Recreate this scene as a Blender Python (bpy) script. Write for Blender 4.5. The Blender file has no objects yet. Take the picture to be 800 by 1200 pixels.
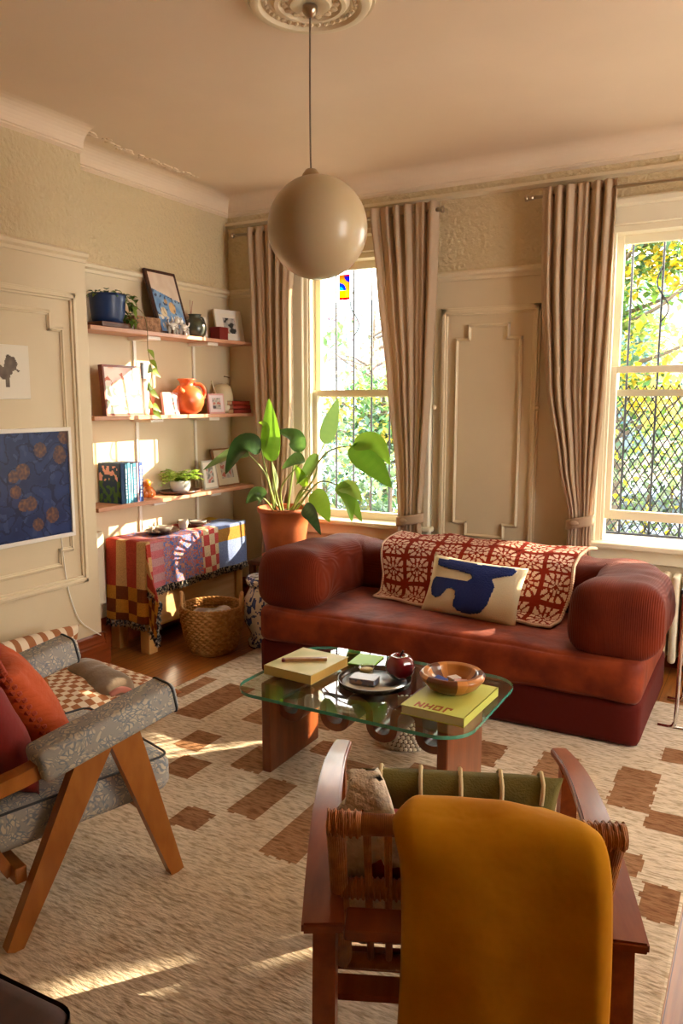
import bpy, bmesh, math, random
from mathutils import Vector, Matrix, noise
S = bpy.context.scene
COL = S.collection
random.seed(7)
PI = math.pi

# ------------------------------------------------------------------ colours
def lin(c):
    if isinstance(c, str):
        c = [int(c[i:i+2], 16) / 255 for i in (0, 2, 4)]
    return tuple((x / 12.92 if x <= .04045 else ((x + .055) / 1.055) ** 2.4) for x in c) + (1.0,)

# ------------------------------------------------------------------ materials
MATS = {}
def mat(name, col='808080', rough=.6, metal=0, col2=None, vscale=6, vdet=4, vlo=.4, vhi=.6, stretch=(1, 1, 1),
        bump=0, bscale=60, bdet=3, btype='noise', bstretch=None, attr=False, trans=0, sheen=0, coat=0, spec=.5, sss=0,
        translucent=0, coord='Object', dist=.01, rib=0, emit=None, ior=1.45):
    if name in MATS: return MATS[name]
    m = bpy.data.materials.new(name); m.use_nodes = True
    nt = m.node_tree; N = nt.nodes; L = nt.links
    b = N['Principled BSDF']; out = N['Material Output']
    b.inputs['Base Color'].default_value = lin(col)
    b.inputs['Roughness'].default_value = rough
    b.inputs['Metallic'].default_value = metal
    b.inputs['Transmission Weight'].default_value = trans
    b.inputs['Sheen Weight'].default_value = sheen
    b.inputs['Sheen Roughness'].default_value = .4
    b.inputs['Coat Weight'].default_value = coat
    b.inputs['Coat Roughness'].default_value = .1
    b.inputs['Specular IOR Level'].default_value = spec
    b.inputs['IOR'].default_value = ior
    if sss:
        b.inputs['Subsurface Weight'].default_value = sss
        b.inputs['Subsurface Scale'].default_value = .03
    tc = N.new('ShaderNodeTexCoord')
    src = None
    if attr:
        a = N.new('ShaderNodeVertexColor'); a.layer_name = 'Col'; src = a.outputs['Color']
    if col2 is not None:
        mp = N.new('ShaderNodeMapping'); mp.inputs['Scale'].default_value = stretch
        L.new(tc.outputs[coord], mp.inputs[0])
        nz = N.new('ShaderNodeTexNoise'); nz.inputs['Scale'].default_value = vscale; nz.inputs['Detail'].default_value = vdet
        L.new(mp.outputs[0], nz.inputs['Vector'])
        cr = N.new('ShaderNodeValToRGB'); cr.color_ramp.elements[0].position = vlo; cr.color_ramp.elements[1].position = vhi
        L.new(nz.outputs[0], cr.inputs[0])
        if attr:
            mx = N.new('ShaderNodeMix'); mx.data_type = 'RGBA'; mx.blend_type = 'MULTIPLY'; mx.inputs[0].default_value = 1
            cr.color_ramp.elements[0].color = lin(col2); cr.color_ramp.elements[1].color = (1, 1, 1, 1)
            L.new(src, mx.inputs[6]); L.new(cr.outputs[0], mx.inputs[7]); src = mx.outputs[2]
        else:
            cr.color_ramp.elements[0].color = lin(col); cr.color_ramp.elements[1].color = lin(col2)
            src = cr.outputs[0]
    if src is not None: L.new(src, b.inputs['Base Color'])
    if bump or rib:
        mp = N.new('ShaderNodeMapping'); mp.inputs['Scale'].default_value = bstretch or stretch
        if rib:
            L.new(tc.outputs['UV'], mp.inputs[0])
            t = N.new('ShaderNodeTexWave'); t.inputs['Scale'].default_value = rib; t.inputs['Distortion'].default_value = .3
            t.inputs['Detail'].default_value = 0
        else:
            L.new(tc.outputs[coord], mp.inputs[0])
            if btype == 'voronoi':
                t = N.new('ShaderNodeTexVoronoi'); t.inputs['Scale'].default_value = bscale
            elif btype == 'wave':
                t = N.new('ShaderNodeTexWave'); t.inputs['Scale'].default_value = bscale; t.inputs['Distortion'].default_value = 2
            else:
                t = N.new('ShaderNodeTexNoise'); t.inputs['Scale'].default_value = bscale; t.inputs['Detail'].default_value = bdet
        L.new(mp.outputs[0], t.inputs['Vector'])
        bp = N.new('ShaderNodeBump'); bp.inputs['Strength'].default_value = bump; bp.inputs['Distance'].default_value = dist
        L.new(t.outputs[0], bp.inputs['Height']); L.new(bp.outputs[0], b.inputs['Normal'])
    if translucent:
        tr = N.new('ShaderNodeBsdfTranslucent')
        if src is not None: L.new(src, tr.inputs['Color'])
        else: tr.inputs['Color'].default_value = lin(col)
        ms = N.new('ShaderNodeMixShader'); ms.inputs[0].default_value = translucent
        L.new(b.outputs[0], ms.inputs[1]); L.new(tr.outputs[0], ms.inputs[2]); L.new(ms.outputs[0], out.inputs[0])
    if emit:
        b.inputs['Emission Color'].default_value = lin(emit[0]); b.inputs['Emission Strength'].default_value = emit[1]
    MATS[name] = m
    return m

def glass_mat(name, tint=(1, 1, 1), gloss=1.0, ior=1.5):
    m = bpy.data.materials.new(name); m.use_nodes = True
    nt = m.node_tree; N = nt.nodes; L = nt.links
    N.remove(N['Principled BSDF'])
    t = N.new('ShaderNodeBsdfTransparent'); t.inputs[0].default_value = (*tint, 1)
    g = N.new('ShaderNodeBsdfGlossy'); g.inputs['Roughness'].default_value = .01
    f = N.new('ShaderNodeFresnel'); f.inputs[0].default_value = ior
    ms = N.new('ShaderNodeMixShader')
    ge = N.new('ShaderNodeNewGeometry'); mm = N.new('ShaderNodeMath'); mm.operation = 'SUBTRACT'; mm.inputs[0].default_value = 1; mm.use_clamp = True
    L.new(ge.outputs['Backfacing'], mm.inputs[1]); m2 = N.new('ShaderNodeMath'); m2.operation = 'MULTIPLY'
    L.new(f.outputs[0], m2.inputs[0]); L.new(mm.outputs[0], m2.inputs[1])
    L.new(m2.outputs[0], ms.inputs[0]); L.new(t.outputs[0], ms.inputs[1]); L.new(g.outputs[0], ms.inputs[2])
    L.new(ms.outputs[0], N['Material Output'].inputs[0])
    MATS[name] = m
    return m

def fabric_toile():
    m = bpy.data.materials.new('toile fabric'); m.use_nodes = True
    nt = m.node_tree; N = nt.nodes; L = nt.links; b = N['Principled BSDF']
    tc = N.new('ShaderNodeTexCoord')
    n1 = N.new('ShaderNodeTexNoise'); n1.inputs['Scale'].default_value = 11; n1.inputs['Detail'].default_value = 2
    L.new(tc.outputs['Object'], n1.inputs['Vector'])
    ad = N.new('ShaderNodeMixRGB'); ad.blend_type = 'ADD'; ad.inputs[0].default_value = .16
    L.new(tc.outputs['Object'], ad.inputs[1]); L.new(n1.outputs['Color'], ad.inputs[2])
    v = N.new('ShaderNodeTexVoronoi'); v.inputs['Scale'].default_value = 48; v.feature = 'DISTANCE_TO_EDGE'
    L.new(ad.outputs[0], v.inputs['Vector'])
    c1 = N.new('ShaderNodeValToRGB'); e = c1.color_ramp
    e.elements[0].position = .05; e.elements[0].color = lin('808a94'); e.elements[1].position = .17; e.elements[1].color = lin('c6bfac')
    L.new(v.outputs['Distance'], c1.inputs[0])
    n2 = N.new('ShaderNodeTexNoise'); n2.inputs['Scale'].default_value = 26; n2.inputs['Detail'].default_value = 3; n2.inputs['Distortion'].default_value = 1.5
    L.new(tc.outputs['Object'], n2.inputs['Vector'])
    c2 = N.new('ShaderNodeValToRGB'); e = c2.color_ramp
    e.elements[0].position = .47; e.elements[0].color = (0, 0, 0, 1); e.elements[1].position = .54; e.elements[1].color = (1, 1, 1, 1)
    L.new(n2.outputs[0], c2.inputs[0])
    mx = N.new('ShaderNodeMixRGB'); L.new(c2.outputs[0], mx.inputs[0]); L.new(c1.outputs[0], mx.inputs[1]); mx.inputs[2].default_value = lin('a09f9a')
    L.new(mx.outputs[0], b.inputs['Base Color']); b.inputs['Roughness'].default_value = .9; b.inputs['Specular IOR Level'].default_value = .2
    MATS['toile'] = m
    return m

def wood_mat(name, c1, c2, scale=3, stretch=(12, 1, 12), rough=.4, coat=.2, bump=.05):
    return mat(name, c1, rough, col2=c2, vscale=scale, vdet=6, vlo=.3, vhi=.7, stretch=stretch, coat=coat, bump=bump, bscale=scale * 4, dist=.002)

def floor_mat():
    m = bpy.data.materials.new('oak floorboards'); m.use_nodes = True
    nt = m.node_tree; N = nt.nodes; L = nt.links; b = N['Principled BSDF']
    tc = N.new('ShaderNodeTexCoord')
    mp = N.new('ShaderNodeMapping'); mp.inputs['Rotation'].default_value = (0, 0, PI / 2)
    L.new(tc.outputs['Object'], mp.inputs[0])
    br = N.new('ShaderNodeTexBrick'); br.inputs['Scale'].default_value = 1; br.inputs['Brick Width'].default_value = 1.3
    br.inputs['Row Height'].default_value = .075; br.inputs['Mortar Size'].default_value = .0016; br.offset = .37
    br.inputs['Color1'].default_value = lin('b8793c'); br.inputs['Color2'].default_value = lin('a06228'); br.inputs['Mortar'].default_value = lin('5a3316')
    L.new(mp.outputs[0], br.inputs['Vector'])
    mp2 = N.new('ShaderNodeMapping'); mp2.inputs['Scale'].default_value = (30, 1.5, 30)
    L.new(tc.outputs['Object'], mp2.inputs[0])
    nz = N.new('ShaderNodeTexNoise'); nz.inputs['Scale'].default_value = 2; nz.inputs['Detail'].default_value = 6
    L.new(mp2.outputs[0], nz.inputs['Vector'])
    cr = N.new('ShaderNodeValToRGB'); cr.color_ramp.elements[0].position = .3; cr.color_ramp.elements[0].color = (.6, .55, .5, 1)
    cr.color_ramp.elements[1].position = .7; cr.color_ramp.elements[1].color = (1.15, 1.1, 1.05, 1)
    L.new(nz.outputs[0], cr.inputs[0])
    mx = N.new('ShaderNodeMixRGB'); mx.blend_type = 'MULTIPLY'; mx.inputs[0].default_value = 1
    L.new(br.outputs[0], mx.inputs[1]); L.new(cr.outputs[0], mx.inputs[2]); L.new(mx.outputs[0], b.inputs['Base Color'])
    b.inputs['Roughness'].default_value = .32
    MATS['floor'] = m
    return m

PAINT = mat('cream wall paint', 'd8c6a4', .55, col2='cfbc99', vscale=2, vlo=.3, vhi=.8)
ANAG = mat('embossed wallpaper paint', 'd0bc94', .55, bump=.8, bscale=36, bdet=4, dist=.025)
CEIL = mat('ceiling paint', 'e6d0b4', .6, col2='e2ccb0', vscale=1.5)
TRIM = mat('trim paint', 'dccba9', .45)
WFRAME = mat('window frame paint', 'e6dcc0', .4)
WHITE = mat('white paint', 'e8e2d6', .4)
OAK = wood_mat('oak', 'b4702c', '8f4f1a', stretch=(3, 3, 14))
TEAK = wood_mat('teak', 'a8642a', '8a4c1c', stretch=(14, 3, 3))
WALNUT = wood_mat('walnut', '8a4a26', '5e2c14', stretch=(6, 6, 1.2), rough=.3)
CHERRY = wood_mat('cherry wood', '9c4f24', '7a3516', stretch=(10, 2, 10), rough=.3, coat=.15)
RATTAN = mat('rattan', 'c07c3c', .45, col2='9c5a26', vscale=20, bump=.5, bscale=80, btype='wave', dist=.004)
BASEB = wood_mat('redwood baseboard', '8e4420', '70300f', stretch=(1, 1.2, 10), rough=.3)
SHELFW = wood_mat('pink beech', 'd3a184', 'b9805f', stretch=(10, 1.5, 10), rough=.4, coat=0)
PINE = wood_mat('pine', 'c8995a', 'b0803f', stretch=(3, 3, 1), rough=.5, coat=0)
CHROME = mat('chrome', 'd0ccc8', .12, metal=1)
NICKEL = mat('brushed nickel', 'b5a58c', .3, metal=1)
IRON = mat('black iron', '3a3f4c', .5, metal=.3)
CURT = mat('taupe linen', 'cbb294', .85, translucent=.32, bump=.3, bscale=400, dist=.001, spec=.2)
GLASSW = glass_mat('window glass', (.97, .98, .97))
CORD = mat('rust corduroy', '74290f', .8, col2='571b0b', vscale=5, vdet=6, vlo=.3, vhi=.7, sheen=.1, rib=34, bump=.5, dist=.005, spec=.15)
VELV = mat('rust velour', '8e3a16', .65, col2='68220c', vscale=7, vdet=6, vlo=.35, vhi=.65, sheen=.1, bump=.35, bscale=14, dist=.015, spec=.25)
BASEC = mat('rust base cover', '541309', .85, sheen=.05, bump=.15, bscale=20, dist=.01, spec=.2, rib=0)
PAINTED = mat('printed surface', attr=True, rough=.5)
CLOTHP = mat('woven printed cloth', attr=True, rough=.9, col2='d0d0d0', vscale=180, vdet=2, vlo=.3, vhi=.6, bump=.4, bscale=240, dist=.003, spec=.15)
KNIT = mat('crochet yarn', attr=True, rough=.95, bump=.7, bscale=110, dist=.006, spec=.1)
RUGM = mat('wool rug', attr=True, rough=.97, col2='c6beb2', vscale=60, vdet=5, vlo=.32, vhi=.55, stretch=(.4, 1.5, 1), bump=.6, bscale=70, bdet=4, bstretch=(.4, 1.4, 1), dist=.01, spec=.05)
TERRA = mat('terracotta', 'b5602f', .6, col2='a45327', vscale=6, bump=.1)
LEAFM = mat('leaf green', attr=True, rough=.35, translucent=.45)
STEMM = mat('leaf stem', '8fa055', .5)
SOIL = mat('soil', '3a2718', .95, bump=.8, bscale=80)
GLOBE = mat('opal glass', 'b7a27e', .35, sss=.1, coat=.25, spec=.4)
NAVY = mat('navy glazed ceramic', '16305c', .45, coat=.1, bump=.5, bscale=22, btype='wave', bstretch=(.01, .01, 1), dist=.01)
TOILE = fabric_toile()
FLOOR = floor_mat()
PIPING = mat('dark piping', '44484c', .8)

# ------------------------------------------------------------------ geometry helpers
def meta(o, label=None, cat=None, group=None, kind=None):
    if label: o['label'] = label
    if cat: o['category'] = cat
    if group: o['group'] = group
    if kind: o['kind'] = kind
    return o

def empty(name, loc=(0, 0, 0), rz=0, label=None, cat=None, group=None, kind=None):
    o = bpy.data.objects.new(name, None); COL.objects.link(o)
    o.empty_display_size = .1
    o.location = loc; o.rotation_euler = (0, 0, rz)
    return meta(o, label, cat, group, kind)

def obj(name, bm, m, parent=None, smooth=True, label=None, cat=None, group=None, kind=None, loc=None, rot=None, angle=.6):
    me = bpy.data.meshes.new(name)
    if smooth:
        for f in bm.faces: f.smooth = True
        for e in bm.edges:
            if len(e.link_faces) == 2 and e.calc_face_angle(0) > angle: e.smooth = False
    bm.to_mesh(me); bm.free()
    for x in (m if isinstance(m, (list, tuple)) else [m]): me.materials.append(x)
    o = bpy.data.objects.new(name, me); COL.objects.link(o)
    if parent: o.parent = parent
    if loc: o.location = loc
    if rot: o.rotation_euler = rot
    return meta(o, label, cat, group, kind)

def B(): return bmesh.new()

def box(bm, x0, x1, y0, y1, z0, z1, M=None, bev=0, mi=0, seg=2):
    c = Vector(((x0 + x1) / 2, (y0 + y1) / 2, (z0 + z1) / 2))
    r = bmesh.ops.create_cube(bm, size=1)
    vs = r['verts']
    for v in vs:
        v.co = Vector((v.co.x * (x1 - x0), v.co.y * (y1 - y0), v.co.z * (z1 - z0))) + c
    fs = set(f for v in vs for f in v.link_faces)
    for f in fs: f.material_index = mi
    if bev:
        es = list(set(e for v in vs for e in v.link_edges))
        r = bmesh.ops.bevel(bm, geom=es, offset=bev, segments=seg, affect='EDGES', profile=.5)
        vs = list(set(r['verts']) | set(v for f in r['faces'] for v in f.verts))
        for f in r['faces']: f.material_index = mi
    if M is not None:
        allv = set(vs)
        stack = list(allv)
        while stack:
            v = stack.pop()
            for e in v.link_edges:
                w = e.other_vert(v)
                if w not in allv: allv.add(w); stack.append(w)
        bmesh.ops.transform(bm, matrix=M, verts=list(allv))
    return bm

def bx(*a, **k): return box(B(), *a, **k)

def frames(pts):
    P = [Vector(p) for p in pts]; out = []
    t0 = (P[1] - P[0]).normalized()
    n = t0.orthogonal().normalized()
    for i, p in enumerate(P):
        t = ((P[min(i + 1, len(P) - 1)] - P[max(i - 1, 0)])).normalized()
        n = (n - t * n.dot(t))
        n = n.normalized() if n.length > 1e-6 else t.orthogonal().normalized()
        out.append((p, t, n, t.cross(n)))
    return out

def tube(bm, pts, r, seg=8, flat=None, cap=True, mi=0):
    fr = frames(pts); rings = []
    for i, (p, t, n, b) in enumerate(fr):
        rr = r(i / (len(fr) - 1)) if callable(r) else (r[i] if isinstance(r, (list, tuple)) else r)
        rings.append([bm.verts.new(p + (n * math.cos(2 * PI * k / seg) + b * math.sin(2 * PI * k / seg)) * rr) for k in range(seg)])
    for a, c in zip(rings, rings[1:]):
        for k in range(seg):
            f = bm.faces.new((a[k], a[(k + 1) % seg], c[(k + 1) % seg], c[k])); f.material_index = mi
    if cap:
        bm.faces.new(rings[0][::-1]).material_index = mi; bm.faces.new(rings[-1]).material_index = mi
    return bm

def strip(bm, pts, w, h, side=None, mi=0):
    """rectangular bar swept along pts; w across (along side vector), h along normal"""
    P = [Vector(p) for p in pts]; rings = []
    for i, p in enumerate(P):
        t = (P[min(i + 1, len(P) - 1)] - P[max(i - 1, 0)]).normalized()
        s = Vector(side) - t * t.dot(Vector(side)); s.normalize(); n = t.cross(s)
        ww = w[i] if isinstance(w, (list, tuple)) else w
        hh = h[i] if isinstance(h, (list, tuple)) else h
        rings.append([bm.verts.new(p + s * a * ww / 2 + n * b * hh / 2) for a, b in ((-1, -1), (1, -1), (1, 1), (-1, 1))])
    for a, c in zip(rings, rings[1:]):
        for k in range(4):
            bm.faces.new((a[k], a[(k + 1) % 4], c[(k + 1) % 4], c[k])).material_index = mi
    bm.faces.new(rings[0][::-1]).material_index = mi; bm.faces.new(rings[-1]).material_index = mi
    bmesh.ops.recalc_face_normals(bm, faces=bm.faces[:])
    return bm

def smooth_pts(pts, n=6):
    P = [Vector(p) for p in pts]; out = []
    for i in range(len(P) - 1):
        p0 = P[max(i - 1, 0)]; p1 = P[i]; p2 = P[i + 1]; p3 = P[min(i + 2, len(P) - 1)]
        for k in range(n):
            t = k / n
            out.append(.5 * ((2 * p1) + (-p0 + p2) * t + (2 * p0 - 5 * p1 + 4 * p2 - p3) * t * t + (-p0 + 3 * p1 - 3 * p2 + p3) * t ** 3))
    out.append(P[-1])
    return out

def lathe(bm, prof, seg=32, c=(0, 0, 0), sy=1, mi=0, jit=None):
    cx, cy, cz = c; rings = []
    for r, z in prof:
        if r < 1e-5: rings.append([bm.verts.new((cx, cy, cz + z))])
        else: rings.append([bm.verts.new((cx + r * math.cos(2 * PI * k / seg), cy + r * sy * math.sin(2 * PI * k / seg), cz + z)) for k in range(seg)])
    for a, d in zip(rings, rings[1:]):
        for k in range(seg):
            k2 = (k + 1) % seg
            if len(a) == 1 and len(d) == 1: continue
            if len(a) == 1: f = bm.faces.new((a[0], d[k2], d[k]))
            elif len(d) == 1: f = bm.faces.new((a[k], a[k2], d[0]))
            else: f = bm.faces.new((a[k], a[k2], d[k2], d[k]))
            f.material_index = mi
    return bm

def ball(bm, c, r, sub=2, sc=(1, 1, 1), mi=0):
    rr = bmesh.ops.create_icosphere(bm, subdivisions=sub, radius=r)
    for v in rr['verts']: v.co = Vector((v.co.x * sc[0], v.co.y * sc[1], v.co.z * sc[2])) + Vector(c)
    for f in set(f for v in rr['verts'] for f in v.link_faces): f.material_index = mi
    return bm

def grid(name, fn, nu, nv, m, parent=None, color=None, thick=0, uv=(1, 1), close_u=False, mifn=None, keep=None, offset=-1, smooth=True, **k):
    vs = []; faces = []; mis = []; fuv = []
    for j in range(nv + 1):
        for i in range(nu + 1):
            vs.append(tuple(fn(i / nu, j / nv)))
    for j in range(nv):
        for i in range(nu):
            if keep and not keep((i + .5) / nu, (j + .5) / nv): continue
            a = j * (nu + 1) + i
            faces.append((a, a + 1, a + nu + 2, a + nu + 1)); fuv.append((i, j))
    me = bpy.data.meshes.new(name); me.from_pydata(vs, [], faces)
    ul = me.uv_layers.new(name='UVMap')
    for fi, (i, j) in enumerate(fuv):
        for q, (di, dj) in enumerate(((0, 0), (1, 0), (1, 1), (0, 1))):
            ul.data[fi * 4 + q].uv = ((i + di) / nu * uv[0], (j + dj) / nv * uv[1])
    if color:
        ca = me.color_attributes.new('Col', 'FLOAT_COLOR', 'CORNER')
        buf = []
        for (i, j) in fuv:
            c = color((i + .5) / nu, (j + .5) / nv)
            c = lin(c) if isinstance(c, str) or len(c) == 3 else c
            buf.extend(list(c) * 4)
        ca.data.foreach_set('color', buf)
    me.polygons.foreach_set('use_smooth', [smooth] * len(faces))
    if mifn: me.polygons.foreach_set('material_index', [mifn((i + .5) / nu, (j + .5) / nv) for i, j in fuv])
    bm = bmesh.new(); bm.from_mesh(me)
    bmesh.ops.remove_doubles(bm, verts=bm.verts, dist=1e-5)
    if keep:
        bmesh.ops.delete(bm, geom=[v for v in bm.verts if not v.link_faces], context='VERTS')
    bm.to_mesh(me); bm.free()
    for x in (m if isinstance(m, (list, tuple)) else [m]): me.materials.append(x)
    o = bpy.data.objects.new(name, me); COL.objects.link(o)
    if parent: o.parent = parent
    if thick:
        s = o.modifiers.new('thickness', 'SOLIDIFY'); s.thickness = thick; s.offset = offset
    return meta(o, **k)

def painted_bm(o, c):
    """one flat colour in the 'Col' layer"""
    me = o.data; ca = me.color_attributes.new('Col', 'FLOAT_COLOR', 'CORNER')
    ca.data.foreach_set('color', list(lin(c)) * len(me.loops))
    return o

def pillow_fn(w, h, t, side, pinch=.06, wr=.0, seed=0):
    def f(u, v):
        a = 2 * u - 1; b = 2 * v - 1
        x = a * w / 2 * (1 - pinch * (1 - b * b)); y = b * h / 2 * (1 - pinch * (1 - a * a))
        e = max(0, (1 - abs(a) ** 3) * (1 - abs(b) ** 3)) ** .5
        z = side * t / 2 * e
        if wr: z += wr * e * noise.noise(Vector((x * 9 + seed, y * 9, side * 3 + seed)))
        return Vector((x, y, z))
    return f

def pillow(name, w, h, t, m, parent=None, M=None, pinch=.06, wr=.01, seed=0, n=24, color=None, rib=(1, 1)):
    """closed cushion, lies in local XY"""
    bm = B(); uvl = bm.loops.layers.uv.new('UVMap'); cl = bm.loops.layers.float_color.new('Col') if color else None
    for side in (1, -1):
        f = pillow_fn(w, h, t, side, pinch, wr, seed)
        g = [[bm.verts.new(f(i / n, j / n)) for i in range(n + 1)] for j in range(n + 1)]
        for j in range(n):
            for i in range(n):
                q = (g[j][i], g[j][i + 1], g[j + 1][i + 1], g[j + 1][i]); uvq = ((i, j), (i + 1, j), (i + 1, j + 1), (i, j + 1))
                if side < 0: q = q[::-1]; uvq = uvq[::-1]
                fc = bm.faces.new(q)
                for lp, (a, b) in zip(fc.loops, uvq):
                    lp[uvl].uv = (a / n * w * rib[0], b / n * h * rib[1])
                    if color: lp[cl] = lin(color((i + .5) / n, (j + .5) / n, side))
    bmesh.ops.remove_doubles(bm, verts=bm.verts, dist=1e-5)
    if M is not None: bmesh.ops.transform(bm, matrix=M, verts=bm.verts)
    return obj(name, bm, m, parent, angle=3)

def TR(loc=(0, 0, 0), rx=0, ry=0, rz=0):
    return Matrix.Translation(loc) @ Matrix.Rotation(rz, 4, 'Z') @ Matrix.Rotation(ry, 4, 'Y') @ Matrix.Rotation(rx, 4, 'X')

def copy_tree(o, parent=None):
    c = o.copy(); COL.objects.link(c)
    if parent: c.parent = parent
    for ch in [x for x in bpy.data.objects if x.parent == o]: copy_tree(ch, c)
    return c

def inpoly(x, y, P):
    r = False; j = len(P) - 1
    for i in range(len(P)):
        xi, yi = P[i]; xj, yj = P[j]
        if (yi > y) != (yj > y) and x < (xj - xi) * (y - yi) / (yj - yi) + xi: r = not r
        j = i
    return r

def mixc(a, b, t):
    A_ = [int(a[i:i+2], 16) / 255 for i in (0, 2, 4)]; B_ = [int(b[i:i+2], 16) / 255 for i in (0, 2, 4)]
    t = min(1, max(0, t))
    return tuple(x + (y - x) * t for x, y in zip(A_, B_))

# ------------------------------------------------------------------ room
HC = 3.10
XL, XA, XR = -3.52, -3.75, 2.7
YW, YB = 4.95, -3.6
def struct(name, bm, m, parent=None, smooth=False, **k):
    return obj(name, bm, m, parent, smooth=smooth, kind=None if parent else 'structure', **k)

struct('floor', bx(XA - .2, XR + .2, YB - .2, YW + .3, -.12, 0), FLOOR)
struct('ceiling', bx(XA - .2, XR + .2, YB - .2, YW + .3, HC, HC + .12), CEIL)
bm = B(); box(bm, XA - .2, XA, YB, YW, 0, 2.4); box(bm, XA - .2, XA, YB, YW, 2.4, HC, mi=1)
struct('wall_left', bm, [PAINT, ANAG])
bm = B(); box(bm, XA, XL, 1.75, 3.3, 0, 2.4, bev=.004); box(bm, XA, XL, 1.75, 3.3, 2.4, HC, mi=1)
struct('wall_chimney_breast', bm, [PAINT, ANAG])
bm = B()
box(bm, XR, XR + .2, YB, 2.1, 0, HC); box(bm, XR, XR + .2, 3.8, YW, 0, HC); box(bm, XR, XR + .2, 2.1, 3.8, 0, .6); box(bm, XR, XR + .2, 2.1, 3.8, 2.8, HC)  # unseen side opening, added to let more sky light into the room
struct('wall_right', bm, PAINT)
struct('wall_sun_block', bx(XR + .2, 8, 4.0, 4.3, -1.1, 6.5), mat('brick render', 'b8aa98', .9, bump=.2, bscale=8))  # unseen wall added to keep direct sun out of the side opening
bm = B()
box(bm, XA, XR, YB - .2, YB, 0, HC)
struct('wall_back', bm, PAINT)
WINS = [(-3.08, -2.16), (-.95, .15), (1.25, 2.17)]  # third window added out of view and second widened, to bring in sun
ZS, ZT = .74, 2.62
bm = B()
edges = [XA - .2] + [e for w in WINS for e in w] + [XR + .2]
for a, b in zip(edges[::2], edges[1::2]):
    box(bm, a, b, YW, YW + .26, 0, 2.4); box(bm, a, b, YW, YW + .26, 2.4, HC, mi=1)
for a, b in WINS:
    box(bm, a, b, YW, YW + .26, 0, ZS - .04); box(bm, a, b, YW, YW + .26, ZT, HC, mi=1)
struct('wall_window', bm, [PAINT, ANAG])

def profile_run(name, prof, p0, p1, nrm, m=TRIM):
    """extrude a 2-D moulding profile (out, z) from p0 to p1; nrm points into the room"""
    bm = B(); n = Vector(nrm)
    A_ = [bm.verts.new(Vector(p0) + n * o + Vector((0, 0, z))) for o, z in prof]
    C_ = [bm.verts.new(Vector(p1) + n * o + Vector((0, 0, z))) for o, z in prof]
    k = len(prof)
    for i in range(k): bm.faces.new((A_[i], A_[(i + 1) % k], C_[(i + 1) % k], C_[i]))
    bm.faces.new(A_[::-1]); bm.faces.new(C_)
    bmesh.ops.recalc_face_normals(bm, faces=bm.faces[:])
    return struct(name, bm, m)

crown = [(0, 0)] + [(.028 + .12 * (1 - math.sin(t_ * PI / 16)), -.0006 - .094 * (1 - math.cos(t_ * PI / 16))) for t_ in range(9)] + [(.028, -.10), (.02, -.104), (.02, -.112), (0, -.125)]
rail = [(0, -.03), (.012, -.03), (.014, -.012), (.03, .0), (.034, .018), (.02, .03), (0, .03)]
base = [(0, 0), (.035, 0), (.035, .13), (.028, .14), (.03, .15), (.022, .165), (.016, .19), (.008, .2), (0, .2)]
profile_run('trim_1', crown, (XL, 1.75, HC), (XL, 3.3, HC), (1, 0, 0), CEIL)
profile_run('trim_2', crown, (XA, 3.25, HC), (XA, YW, HC), (1, 0, 0), CEIL)
profile_run('trim_3', crown, (XA, YW, HC), (XR, YW, HC), (0, -1, 0), CEIL)
profile_run('trim_4', rail, (XL, 1.75, 2.41), (XL, 3.3, 2.41), (1, 0, 0))
profile_run('trim_5', rail, (XA, 3.3, 2.41), (XA, YW, 2.41), (1, 0, 0))
for i, (a, b) in enumerate(((XA, -3.22), (-2.02, -1.09), (.29, 1.11), (2.31, XR))):
    profile_run('trim_%d' % (6 + i), rail, (a, YW, 2.41), (b, YW, 2.41), (0, -1, 0))
# raised plaster cornice line along window wall
profile_run('trim_10', [(0, 0), (.03, 0), (.035, -.02), (.02, -.03), (0, -.035)], (XA, YW, HC - .17), (XR, YW, HC - .17), (0, -1, 0))
profile_run('baseboard_left', base, (XL, 1.75, 0), (XL, 3.3, 0), (1, 0, 0), BASEB)
profile_run('baseboard_chimney', base, (XA, 3.3, 0), (XL + .035, 3.3, 0), (0, 1, 0), BASEB)
profile_run('baseboard_alcove', base, (XA, 3.3, 0), (XA, YW, 0), (1, 0, 0), BASEB)
profile_run('baseboard_window', base, (XA, YW, 0), (XR, YW, 0), (0, -1, 0), BASEB)
profile_run('baseboard_right', base, (XR, YB, 0), (XR, YW, 0), (-1, 0, 0), BASEB)

def mould(bm, path, axis, plane, nrm, w=.028, d=.018):
    """half-round moulding following a closed or open 2-D path on a wall"""
    for (a, b), (c, e) in zip(path, path[1:]):
        for off, ww, dd in ((0, w, d * .55), (0, w * .45, d)):
            if axis == 'x':
                lo = (min(a, c) - ww / 2, max(a, c) + ww / 2); z = (min(b, e) - ww / 2, max(b, e) + ww / 2)
                y = (plane, plane + nrm * dd); box(bm, lo[0], lo[1], min(y), max(y), z[0], z[1], bev=.003, seg=1)
            else:
                lo = (min(a, c) - ww / 2, max(a, c) + ww / 2); z = (min(b, e) - ww / 2, max(b, e) + ww / 2)
                y = (plane, plane + nrm * dd); box(bm, min(y), max(y), lo[0], lo[1], z[0], z[1], bev=.003, seg=1)
def stepped(a0, a1, z0, z1, s=.085, t=.085):
    return [(a0 + s, z1), (a1 - s, z1), (a1 - s, z1 - t), (a1, z1 - t), (a1, z0 + t), (a1 - s, z0 + t), (a1 - s, z0), (a0 + s, z0), (a0 + s, z0 + t), (a0, z0 + t), (a0, z1 - t), (a0 + s, z1 - t), (a0 + s, z1)]
def rectp(a0, a1, z0, z1): return [(a0, z0), (a1, z0), (a1, z1), (a0, z1), (a0, z0)]
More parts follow.
